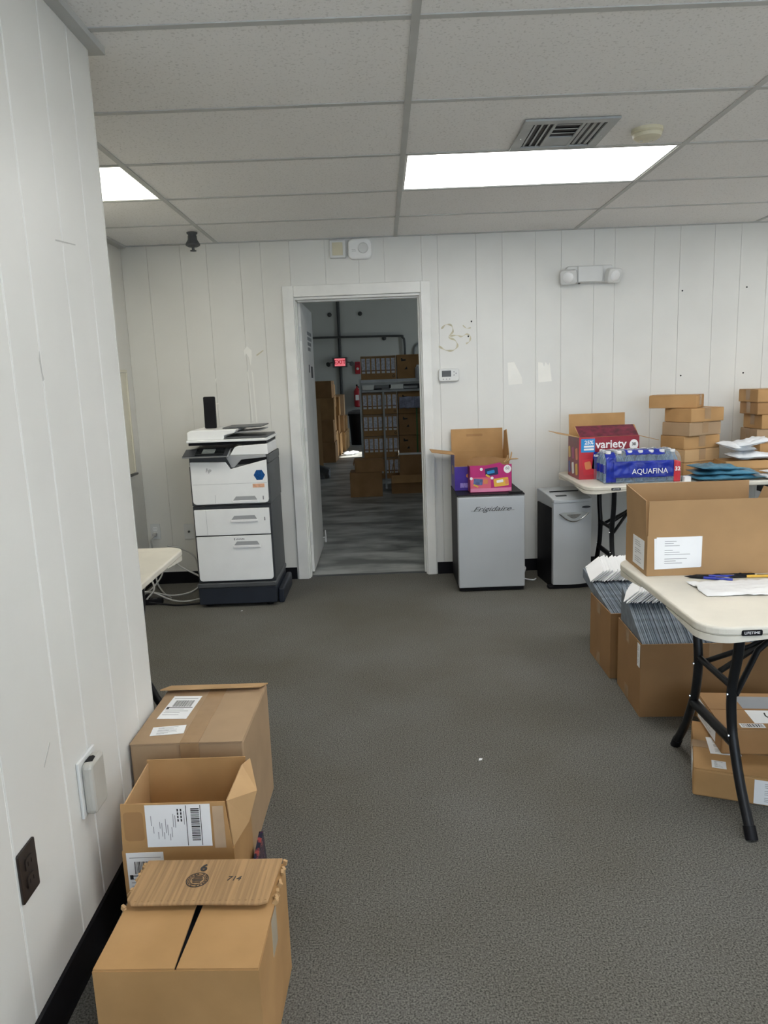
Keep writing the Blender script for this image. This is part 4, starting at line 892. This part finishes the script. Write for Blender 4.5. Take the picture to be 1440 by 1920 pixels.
# ================================================================== CARTONS ALONG THE PARTITION
# nearest
t = thing('shipping_box', 'nearest brown carton with a stamped ribbed flap, along the partition', 'box', (-0.450, 1.418, 0), -0.03)
w, d, h = 0.335, 0.32, 0.285
shell(w, d, h, M_CARD, t)
bx('filler', M_NAVY, t, -w/2+0.008, w/2-0.008, -d/2+0.008, d/2-0.008, TH+0.001, h-0.03)
for s, an in ((-1, 0.010), (1, -0.010)):
    x0, x1 = (-w/2+0.001, -0.002) if s < 0 else (0.002, w/2-0.001)
    e = 0.010
    P = [(x0, -d/2+0.002), (x1, -d/2+0.002), (x1-(e if s < 0 else 0), d/2-0.004), (x0+(e if s > 0 else 0), d/2-0.004)]
    G().prism(P, 0.004, T(0, 0, h+0.0005) @ RY(0.004*s)).build('flap', M_CARD, t)
f = G().prism([(-w/2+0.004, 0), (w/2-0.004, 0), (w/2-0.008, -0.075), (w/2-0.012, -0.152), (w/2-0.03, -0.160), (0.0, -0.156), (-w/2+0.02, -0.158), (-w/2+0.004, -0.14)][::-1], 0.006, T(0, d/2, h+0.0105) @ RX(-0.03)).build('ribbed_flap', M_CARDR, t, bevel=0.002, label='ribbed flap stamped 6 and 714')
for i in range(22):
    x = -w/2+0.012+i*(w-0.03)/21
    G().box(-0.0022, 0.0022, -0.148, -0.006, 0, 0.0007, T(x, d/2, h+0.0166) @ RX(-0.03)).build('rib', M_CARDR, f)
Mt = T(0, d/2, h+0.0176) @ RX(-0.03)
text('6', 0.034, M_INK, f, Mt @ T(-0.018, -0.035, 0), bold=0.001); text('714', 0.022, M_INK, f, Mt @ T(0.062, -0.075, 0), shear=0.2)
g = G().lathe([(0.026, 0), (0.026, 0.0004), (0.024, 0.0004), (0.024, 0.0001)], 26, Mt @ T(-0.022, -0.078, 0), capped=False); g.lathe([(0.018, 0), (0.018, 0.0004), (0.0165, 0.0004), (0.0165, 0.0001)], 24, Mt @ T(-0.022, -0.078, 0), capped=False)
for i in range(5): g.box(-0.013+0.002*abs(i-2), 0.013-0.002*abs(i-2), -0.0095+0.005*i, -0.0072+0.005*i, 0, 0.0004, Mt @ T(-0.022, -0.078, 0))
for k in range(18):
    a = k*2*PI/18
    if k % 9 != 4: g.box(-0.0012, 0.0012, -0.002, 0.002, 0, 0.0004, Mt @ T(-0.022+0.021*math.cos(a), -0.078+0.021*math.sin(a), 0) @ RZ(a))
g.build('round_stamp', M_INK, f)
G().box(-0.026, 0.026, -0.09, 0.0, 0, 0.0008, RIGHT(w/2, 0.0, h)).box(-0.026, 0.026, -0.006, 0, 0, 0.001, RIGHT(w/2, 0, h)).build('tape', mat('clear_tape', (0.55, 0.46, 0.34), 0.15, vary=0.05), t)
rd = random.Random(5); g = G()
for k in range(26):
    y = -d/2+0.17+0.15*rd.random(); s = 1 if k % 2 else -1
    g.box(-0.003, 0.003, -0.005, 0.005, -0.006, 0.006, T(s*(w/2+0.001), y, h+0.004+0.004*rd.random()) @ RZ(rd.random()*3) @ RX(rd.random()))
g.build('torn_edge', M_CARDL, t)['kind'] = 'stuff'
# middle, open
t = thing('shipping_box', 'middle open carton along the partition, large shipping label on its raised flap', 'box', (-0.5625, 1.775, 0), 0.0)
w, d, h = 0.285, 0.225, 0.270
shell(w, d, h, M_CARD, t)
f, M = flap(t, M_CARD, 'f', w, d, h, 0.132, 0, pts=[(-0.14, 0), (0.14, 0), (0.128, 0.130), (-0.134, 0.132)])
print_label(f, M @ T(0.008, 0.069, 0.0019) @ RZ(-0.01), 0.164, 0.116, 'side', 'shipping_label', 41)
decal('stain_patch', M_CARDD, f, M @ T(-0.105, 0.07, 0.0019), -0.025, 0.025, -0.04, 0.04, 0.0004, 0.01)
flap(t, M_CARD, 'b', w, d, h, 0.128, 1)
flap(t, M_CARDL, 'l', w, d, h, 0.128, -4, pts=[(-0.105, 0), (0.105, 0), (0.10, 0.118), (-0.10, 0.125)])
hx = w/2-0.003
fv = [(hx, -d/2+0.006, h+0.002), (hx, d/2-0.006, h+0.002), (hx-0.008, -d/2+0.008, h+0.128), (hx+0.004, d/2-0.075, h+0.145), (hx+0.012, d/2-0.006, h+0.125), (hx+0.05, -d/2+0.10, h+0.098), (hx+0.03, -d/2+0.07, h+0.03)]
G().add(fv, [(0, 6, 2), (6, 5, 2), (2, 5, 3), (3, 5, 4), (4, 5, 1), (1, 5, 6), (1, 6, 0)]).build('flap', M_CARDL, t, solid=0.0035)
print_label(t, FRONT(-0.085, -d/2-0.0005, 0.205), 0.095, 0.125, 'ship', 'packing_label', 42)
G().box(-0.016, 0.012, 0.004, 0.12, 0, 0.0008, FRONT(0.112, -d/2-0.0008, 0.27)) .build('tape', mat('clear_tape2', (0.50, 0.37, 0.25), 0.15, vary=0.1), t)
bx('inner_pad', M_CARDL, t, -w/2+0.01, w/2-0.01, -d/2+0.01, d/2-0.01, 0.20, 0.206)
o = tag(bx('catalogue', mat('glossy_print', (0.015, 0.03, 0.10), 0.25, vary=0.5, scale=38, col2=(0.30, 0.06, 0.06), lo=0.50, hi=0.60), None, -0.006, 0.006, -0.07, 0.08, 0.0, 0.13), 'glossy colourful magazine leaning on the middle carton', 'magazine'); o.location = (-0.395, 1.86, 0); o.rotation_euler = (0, -0.06, 0.04)
# farthest, closed
t = thing('shipping_box', 'farthest closed carton with two white labels on its top, along the partition', 'box', (-0.612, 2.185, 0), -0.015)
w, d, h = 0.335, 0.41, 0.40
bx('body', M_CARDG, t, -w/2, w/2, -d/2, d/2, 0, h-0.004, 0.005)
bx('flap', M_CARDG, t, -w/2+0.001, 0.008, -d/2-0.003, d/2-0.004, h-0.004, h, 0.001); bx('flap', M_CARDG, t, 0.011, w/2-0.001, -d/2-0.003, d/2-0.004, h-0.004, h, 0.001)
G().prism([(-w/2, 0), (w/2+0.004, 0), (w/2-0.012, 0.062), (-w/2-0.014, 0.075)], 0.004, FR((0, d/2, h+0.001), X3, V((0, -0.97, 0.24)))).build('back_flap', M_CARDL, t)
G().box(-0.018, 0.038, -d/2-0.004, d/2-0.03, 0, 0.0008, T(0, 0, h)).box(-0.018, 0.038, 0, 0.0008, -0.10, -0.002, T(0, -d/2-0.0045, h)).build('tape', M_TAPE, t)
print_label(t, TOP(-0.085, 0.03, h+0.0008, -0.05), 0.095, 0.165, 'ship', 'shipping_label', 51)
print_label(t, TOP(-0.075, -0.13, h+0.0008, 0.12), 0.10, 0.055, 'lines', 'shipping_label', 52)
# scrap on the carpet
o = tag(G().prism([(0, 0), (0.012, 0.003), (0.016, 0.012), (0.004, 0.014)], 0.002).build('paper_scrap', M_PAPER), 'tiny white paper scrap on the open carpet', 'paper scrap'); o.location = (0.31, 2.525, 0.0005)
o = tag(G().prism([(0, 0), (0.012, 0.003), (0.006, 0.014)], 0.002).build('paper_scrap', M_PAPER), 'tiny white paper scrap on the carpet in front of the printer', 'paper scrap'); o.location = (-0.96, 4.47, 0.0005)

# ================================================================== CABLES BY THE PRINTER
def cable(name, label, pts, r, m, group=None, k=8): return tag(G().tube(smooth_path(pts, k), r, 6).build(name, m, smooth=60), label, 'cable', group)
cable('cable', 'grey cable hanging from the outlet left of the printer', [(-1.695, 5.155, 0.375), (-1.70, 5.10, 0.34), (-1.69, 5.12, 0.2), (-1.68, 5.08, 0.06), (-1.60, 4.95, 0.01), (-1.5, 4.8, 0.008)], 0.006, M_CABLE)
cable('cable', 'grey cable looping from the alcove table down to the printer', [(-1.50, 4.82, 0.37), (-1.42, 4.84, 0.345), (-1.33, 4.85, 0.28), (-1.31, 4.86, 0.16), (-1.30, 4.86, 0.05), (-1.29, 4.88, 0.01)], 0.006, M_CABLE)
cable('cable', 'grey cable arching low beside the printer base', [(-1.52, 4.80, 0.34), (-1.42, 4.78, 0.24), (-1.29, 4.76, 0.17), (-1.26, 4.78, 0.13), (-1.34, 4.76, 0.06), (-1.48, 4.75, 0.04), (-1.62, 4.75, 0.07), (-1.66, 4.75, 0.05)], 0.0065, M_CABLE)
cable('cable', 'grey cable lying along the carpet left of the printer', [(-1.66, 4.70, 0.09), (-1.58, 4.70, 0.075), (-1.46, 4.68, 0.03), (-1.36, 4.67, 0.02), (-1.25, 4.70, 0.03)], 0.006, M_CABLE)
cable('cable', 'grey cable coiled in a loop above the power strip', [(-1.56, 4.80, 0.33), (-1.53, 4.76, 0.2), (-1.60, 4.72, 0.10), (-1.66, 4.72, 0.08), (-1.60, 4.70, 0.17), (-1.57, 4.68, 0.11), (-1.62, 4.66, 0.045)], 0.006, M_CABLE)
cable('cable', 'black cable on the carpet running to the printer', [(-1.60, 4.64, 0.03), (-1.5, 4.66, 0.007), (-1.4, 4.63, 0.007), (-1.24, 4.66, 0.007)], 0.006, M_BLK)
cable('cable', 'thin grey cord behind the shredder', [(1.375, 5.12, 0.55), (1.385, 5.14, 0.35), (1.40, 5.15, 0.15), (1.43, 5.12, 0.01)], 0.004, M_PLDG)
cable('cable', 'white cord on the carpet between the fridge and the shredder', [(0.925, 5.0, 0.09), (0.97, 5.02, 0.07), (0.94, 4.95, 0.02), (1.0, 4.92, 0.008), (1.03, 4.95, 0.008)], 0.005, M_PAPER)
t = thing('power_strip', 'black power strip on the carpet left of the printer', 'power strip', (-1.64, 4.70, 0.0), 0.1)
bx('housing', M_BLK, t, -0.11, 0.11, -0.03, 0.03, 0.0, 0.035, 0.006)
for k in range(4): bx('socket', M_PLDG, t, -0.09+0.045*k, -0.06+0.045*k, -0.014, 0.014, 0.0355, 0.037)
bx('plug', M_PAPER, t, -0.045, -0.012, -0.012, 0.012, 0.0375, 0.075, 0.004); bx('plug', M_BLK, t, 0.0, 0.03, -0.012, 0.012, 0.0375, 0.07, 0.004)

# ================================================================== WAREHOUSE BEYOND THE DOOR
YB = 17.2; XE = 3.4
struct(G().box(-7, XE+0.2, YB, YB+0.2, 0, 5.2).build('wall_warehouse_back', M_WHW))
struct(G().box(-7.2, -7, 5.33, YB+0.2, 0, 5.2).build('wall_warehouse_left', M_WHW))
g = G(); OY0, OY1, OZ = 14.0, 15.0, 3.6
g.box(XE, XE+0.2, 5.33, OY0, 0, 5.2); g.box(XE, XE+0.2, OY1, YB, 0, 5.2); g.box(XE, XE+0.2, OY0, OY1, OZ, 5.2)
struct(g.build('wall_warehouse_right', M_WHW))
struct(G().box(-7, XA-0.1, 5.33, 5.43, 0, 5.2).box(XA-0.1, XR+0.1, 5.3301, 5.43, HZ+0.151, 5.2).build('wall_warehouse_front', M_WHW))
struct(G().box(-7.2, XE+0.2, 5.2, YB+0.2, 5.2, 5.4).build('ceiling_warehouse', M_WHW))
struct(G().box(XE+0.2, 40, 2, 30, -0.06, -0.02).build('ground_dock', MATS['pavement']))
for i, (x, y) in enumerate(((-3.2, 12.4), (1.2, 7.4), (-3.2, 15.4))):  # unseen lamps, added only to brighten the warehouse interior
    t = thing('added_strip_light', 'unseen strip light added to brighten the warehouse, %s of three' % ('left', 'near', 'far')[i], 'ceiling light', (x, y, 4.6), 0, 'added warehouse strip lights')
    bx('housing', M_DEV, t, -0.08, 0.08, -0.6, 0.6, 0.0, 0.06); bx('tube', emis('added_tube_light%d' % i, (0.92, 0.97, 1.0), 20.0), t, -0.06, 0.06, -0.58, 0.58, -0.03, -0.001)
    bx('hanger', M_STEEL, t, -0.005, 0.005, -0.005, 0.005, 0.061, 0.6)

# far wall services
M_COND = mat('grey_conduit', (0.05, 0.055, 0.055), 0.5, metal=0.2, vary=0.1)
tag(G().tube([(-0.955, YB-0.03, 0.0), (-0.945, YB-0.03, 5.19)], 0.035, 10).build('conduit', M_COND, smooth=50), 'dark vertical conduit on the far warehouse wall behind the exit sign', 'conduit')
tag(G().tube(smooth_path([(-3.0, YB-0.08, 2.44), (-1.0, YB-0.08, 2.42), (0.36, YB-0.08, 2.40), (0.50, YB-0.08, 2.36), (0.545, YB-0.08, 2.22), (0.55, YB-0.08, 1.4)], 6), 0.026, 10).build('conduit', M_COND, smooth=50), 'grey conduit running across the far warehouse wall and bending down', 'conduit')
tag(G().tube(smooth_path([(1.6, YB-0.04, 2.22), (0.95, YB-0.04, 2.20), (0.82, YB-0.04, 2.16), (0.77, YB-0.04, 2.02), (0.77, YB-0.04, 1.4)], 6), 0.024, 10).build('conduit', mat('pale_conduit', (0.20, 0.22, 0.225), 0.5), smooth=50), 'pale short conduit bending down at the right of the far warehouse wall', 'conduit')
for x, z, l in ((-1.15, 2.93, 'left'), (-0.45, 2.93, 'middle'), (0.08, 2.36, 'right')):
    tag(G().lathe([(0.05, 0), (0.05, 0.02), (0.02, 0.05)], 10, FRONT(x, YB, z)).build('wall_fitting', M_COND, smooth=40), 'small dark round fitting high on the far warehouse wall, %s of three' % l, 'fitting')
t = thing('exit_sign', 'glowing red exit sign with two lamp heads on the far warehouse wall', 'exit sign', (-0.955, YB-0.075, 1.855))
bx('housing', M_PLDG, t, -0.17, 0.17, -0.06, 0.0, -0.11, 0.11, 0.01)
bx('lit_face', M_EXIT, t, -0.12, 0.12, -0.068, -0.0605, -0.085, 0.085)
text('EXIT', 0.13, M_DRED, t, FRONT(0, -0.0685, 0.0), ext=0.001, bold=0.002)
for s in (-1, 1): G().lathe([(0.02, 0), (0.055, 0.05), (0.055, 0.07)], 12, T(s*0.24, -0.02, -0.02) @ RX(PI/2+0.4) @ RY(s*0.5)).build('lamp_head', M_COND, t, smooth=40)
for s in (-1, 1): G().tube([(s*0.17, -0.03, 0), (s*0.24, -0.02, -0.01)], 0.012, 6).build('lamp_arm', M_COND, t)
t = thing('fire_alarm', 'red fire alarm box on the far warehouse wall beside the exit sign', 'fire alarm', (-0.555, YB, 1.715))
bx('housing', M_FIRE, t, -0.06, 0.06, -0.06, -0.001, -0.14, 0.14, 0.01); G().lathe([(0.03, 0), (0.03, 0.02)], 12, FRONT(0, -0.06, -0.02)).build('strobe', M_DEV, t); bx('top_cap', M_DRED, t, -0.05, 0.05, -0.062, -0.0605, 0.06, 0.12)
t = thing('fire_extinguisher', 'red fire extinguisher on the far warehouse wall', 'extinguisher', (-0.59, YB-0.10, 0.82))
G().lathe([(0.05, 0), (0.075, 0.02), (0.075, 0.36), (0.05, 0.42), (0.02, 0.44), (0.02, 0.48)], 14).build('cylinder', M_FIRE, t, smooth=40)
bx('handle', M_BLK, t, -0.02, 0.02, -0.12, 0.04, 0.481, 0.52, 0.01); G().tube(smooth_path([(0.02, -0.03, 0.47), (0.09, -0.05, 0.40), (0.09, -0.05, 0.15)]), 0.012, 6).build('hose', M_BLK, t, smooth=50)
decal('label', M_WHITEP, t, FRONT(0, -0.0755, 0.22), -0.04, 0.04, -0.06, 0.06, 0.002); bx('bracket', M_COND, t, -0.03, 0.03, 0.076, 0.0995, 0.1, 0.3)
t = thing('trash_bin', 'black bin on the warehouse floor below the extinguisher', 'bin', (-0.55, 16.6, -0.006))
G().lathe([(0.20, 0), (0.24, 0.66), (0.26, 0.66), (0.26, 0.70), (0.22, 0.70), (0.19, 0.02)], 20, capped=False).build('barrel', M_BLK, t, smooth=40); G().lathe([(0.001, 0.02), (0.19, 0.021)], 20).build('bottom', M_BLK, t)
G().lathe([(0.26, 0.705), (0.25, 0.74), (0.15, 0.78), (0.01, 0.79)], 20).build('liner', M_PLDG, t, smooth=40)

# rack with cartons
rk = thing('storage_rack', 'steel storage rack of cartons in the warehouse behind the doorway', 'rack', (0, 9.62, -0.006))
for x in (-0.292, 0.98):
    for y in (0.0, 0.62): bx('post', M_STEEL, rk, x-0.012, x+0.012, y, y+0.04, 0, 1.45)
bx('post', M_STEEL, rk, -0.005, 0.02, -0.035, -0.012, 0, 1.29)
bx('shelf', mat('white_shelf', (0.62, 0.65, 0.68), 0.5, vary=0.08), rk, -0.279, 0.967, -0.01, 0.66, 1.40, 1.435)
bx('beam', M_STEEL, rk, -0.279, 0.967, -0.005, 0.03, 1.3655, 1.395); bx('shelf', M_STEEL, rk, -0.279, 0.967, 0.0, 0.66, 1.275, 1.300)
M_BOTL = mat('carton_label_pale', (0.68, 0.69, 0.76), 0.5, vary=0.25, scale=40)
def labelled(label, x, z, h, m=M_CARD):
    t = thing('product_carton', label, 'box', (x, 9.64, z), 0, 'cartons on the warehouse rack')
    w, d = 0.455, 0.5
    bx('body', m, t, -w/2, w/2, 0.0, d, 0, h-0.02, 0.004); bx('lid_band', M_CARDG, t, -w/2-0.001, w/2+0.001, -0.002, d, h-0.0195, h)
    for k in range(7):
        xx = -w/2+0.035+k*(w-0.07)/6
        l = decal('product_label', M_BOTL, t, FRONT(xx, -0.0003, 0), -0.024, 0.024, h*0.40, h*0.90, 0.001)
        G().box(-0.022, 0.022, h*0.36, h*0.38, 0, 0.001, FRONT(xx, -0.0003, 0)).build('label_rule', M_NAVYP, l)
        G().box(-0.022, 0.022, h*0.26, h*0.355, 0, 0.001, FRONT(xx, -0.0003, 0)).build('label_foot', M_WHITEP, l)
    G().lathe([(0.016, 0), (0.016, 0.001), (0.010, 0.001), (0.010, 0)], 14, FRONT(w/2-0.03, -0.0003, h*0.13), capped=False).build('round_mark', M_INK, t)
    return t
def plain(label, x, z, h, w=0.455, m=M_CARD):
    t = thing('product_carton', label, 'box', (x, 9.64, z), 0, 'cartons on the warehouse rack')
    d = 0.5
    bx('body', m, t, -w/2, w/2, 0.0, d, 0, h-0.02, 0.004); bx('lid_band', m, t, -w/2-0.001, w/2+0.001, -0.002, d, h-0.0195, h)
    G().prism([(-0.17, h*0.72), (-0.17, h*0.86), (-0.155, h*0.86), (-0.15, h*0.80), (-0.11, h*0.80), (-0.11, h*0.74)], 0.001, FRONT(0, -0.0003, 0)).build('arrow_mark', M_INK, t)
    G().prism([(-0.13, h*0.38), (-0.09, h*0.38), (-0.10, h*0.50)], 0.001, FRONT(0, -0.0003, 0)).build('arrow_mark', M_INK, t)
    return t
labelled('carton with white product labels on the rack\'s top shelf', -0.045, 1.4305, 0.30)
plain('plain carton with arrow marks on the rack\'s top shelf', 0.425, 1.4305, 0.305)
rows = [(0.13, 'lowest of the column'), (0.415, 'third from the top of the column'), (0.70, 'second from the top of the column'), (0.985, 'top of the column')]
for z, nm in rows:
    labelled('carton with white product labels under the rack shelf, '+nm, -0.045, z-0.006, 0.2795)
    p = plain('plain carton with arrow marks under the rack shelf, '+nm, 0.425, z-0.006, 0.2795, m=M_CARDD if z < 0.8 else M_CARD)
bx('shelf', M_STEEL, rk, -0.279, 0.967, 0.0, 0.66, 0.105, 0.128)
tag(bx('packing_strap', M_GREENP, None, 0.428, 0.448, 9.6375, 9.6390, 0.13, 1.20), 'green packing strap down the front of the plain cartons', 'strap')
t = thing('file_tray', 'flat grey tray lying on the rack under the white shelf', 'tray', (-0.01, 9.66, 1.2955)); bx('tray', M_PLG, t, -0.11, 0.11, 0, 0.3, 0, 0.018, 0.003); bx('lid', M_PLG, t, -0.10, 0.10, 0.01, 0.29, 0.0185, 0.06, 0.006); bx('latch', M_BLK, t, -0.10, 0.0, -0.006, -0.001, 0.003, 0.016); bx('grip', M_BLK, t, 0.101, 0.12, 0.0, 0.2, 0.0185, 0.075, 0.004)
t = thing('paper_stack', 'dark box with white papers on the rack at the right', 'papers', (0.40, 9.66, 1.2955)); bx('box', M_PLDG, t, -0.12, 0.16, 0.02, 0.3, 0, 0.085, 0.004); bx('sheets', M_PAPER, t, -0.12, 0.06, 0.0, 0.019, 0.01, 0.04)
for x, s, l in ((0.31, 2, 'left'), (0.50, 3, 'right')):
    o = pillow('plastic_bag', 'grey plastic bag hung over the rack cartons, %s of two' % l, 'bag', (x, 9.615, 1.12), (PI/2-0.05, 0, 0), 0.20, 0.15, 0.03, mat('lilac_grey_bag', (0.30, 0.32, 0.44), 0.35, vary=0.25, scale=20), s, 'plastic bags on the rack', 0.02)
o = tag(G().lathe([(0.035, 0), (0.04, 0.01), (0.04, 0.13), (0.02, 0.15), (0.02, 0.17)], 12).build('plastic_jar', M_WPOLY, smooth=40), 'white plastic jar on the rack shelf by the right jamb', 'jar'); o.location = (0.47, 9.625, 1.4295)
# loose cartons on the warehouse floor
t = carton('shipping_box', 'brown carton on the warehouse floor in front of the rack, lower of two', (-0.245, 9.12, -0.006), 0.0, 0.40, 0.33, 0.31, M_CARDD, seam='x')
t = thing('shipping_box', 'open topped brown carton on another one in front of the rack', 'box', (-0.205, 9.10, 0.3055), 0.06)
shell(0.36, 0.28, 0.15, M_CARDD, t); flap(t, M_CARDD, 'l', 0.36, 0.28, 0.15, 0.07, 165); flap(t, M_CARDD, 'f', 0.36, 0.28, 0.15, 0.12, -88)
t = thing('shipping_box', 'open carton with raised flaps on the warehouse floor by the right jamb', 'box', (0.33, 9.26, -0.006), 0.0)
w, d, h = 0.52, 0.26, 0.235
shell(w, d, h, M_CARDD, t); flap(t, M_CARD, 'l', w, d, h, 0.27, -14, inset=0.03); flap(t, M_CARD, 'f', w, d, h, 0.10, 165)
t = thing('shipping_box', 'narrow brown carton standing inside the open carton by the right jamb', 'box', (0.375, 9.25, 0.001), 0.0)
bx('body', M_CARDD, t, -0.195, 0.195, -0.07, 0.10, 0, 0.478, 0.004); bx('tape', M_PAPER, t, -0.197, 0.197, -0.072, 0.10, 0.4785, 0.488, 0.001)
# stacks along the left side of the aisle
AI = 'cartons stacked along the warehouse aisle'
def aisle(nm, x1, y0, w, d, levels, m):
    z = -0.006
    for i, h in enumerate(levels):
        lab = ['bottom', 'second', 'third', 'fourth', 'fifth'][i]
        carton('shipping_box', 'brown carton, %s from the floor in the %s aisle stack' % (lab, nm), (x1-w/2-0.02*(i % 2), y0+d/2, z), 0.02*((i*7) % 3-1), w, d, h, m[i % len(m)], AI, seam='x'); z += h+0.002
aisle('nearest', -0.875, 13.0, 0.42, 0.55, [0.36, 0.40, 0.38, 0.30], [M_CARDD, M_CARDD, M_CARD, M_CARDD])
aisle('second', -0.90, 13.62, 0.45, 0.60, [0.50, 0.45, 0.22, 0.20], [M_CARD, M_CARDL])
aisle('third', -0.86, 14.30, 0.40, 0.55, [0.42, 0.35, 0.36], [M_CARD, M_CARDD])
aisle('fourth', -0.80, 14.95, 0.42, 0.6, [0.40, 0.34, 0.42], [M_CARD, M_CARDD, M_CARDG])
aisle('farthest', -0.78, 15.65, 0.42, 0.6, [0.40, 0.30], [M_CARDL, M_CARD])
o = tag(G().box(-0.09, 0.09, -0.02, 0.02, 0, 1.18).build('cardboard_panel', M_CARDL, bevel=0.004), 'tall narrow cardboard panel leaning in the warehouse next to the open door', 'cardboard'); o.location = (-1.05, 11.3, -0.006); o.rotation_euler = (-0.10, 0.04, 0.5)
pillow('dust_sheet', 'crumpled grey sack slumped on the warehouse floor by the open door', 'sack', (-0.99, 10.95, 0.12), (1.25, 0.3, 0.6), 0.26, 0.34, 0.14, M_PLDG, 17, None, 0.03).location.z = 0.0
for k, (x, y, a, l) in enumerate(((-0.72, 14.25, 0.3, 'left'), (-0.62, 14.42, 1.2, 'right'))):
    pillow('plastic_wrap', 'crumpled white plastic wrap on the sunlit warehouse floor, %s of two' % l, 'plastic wrap', (x, y, -0.004), (0, 0, a), 0.22, 0.16, 0.06, M_WPOLY, 30+k, 'plastic wrap scraps', 0.03)
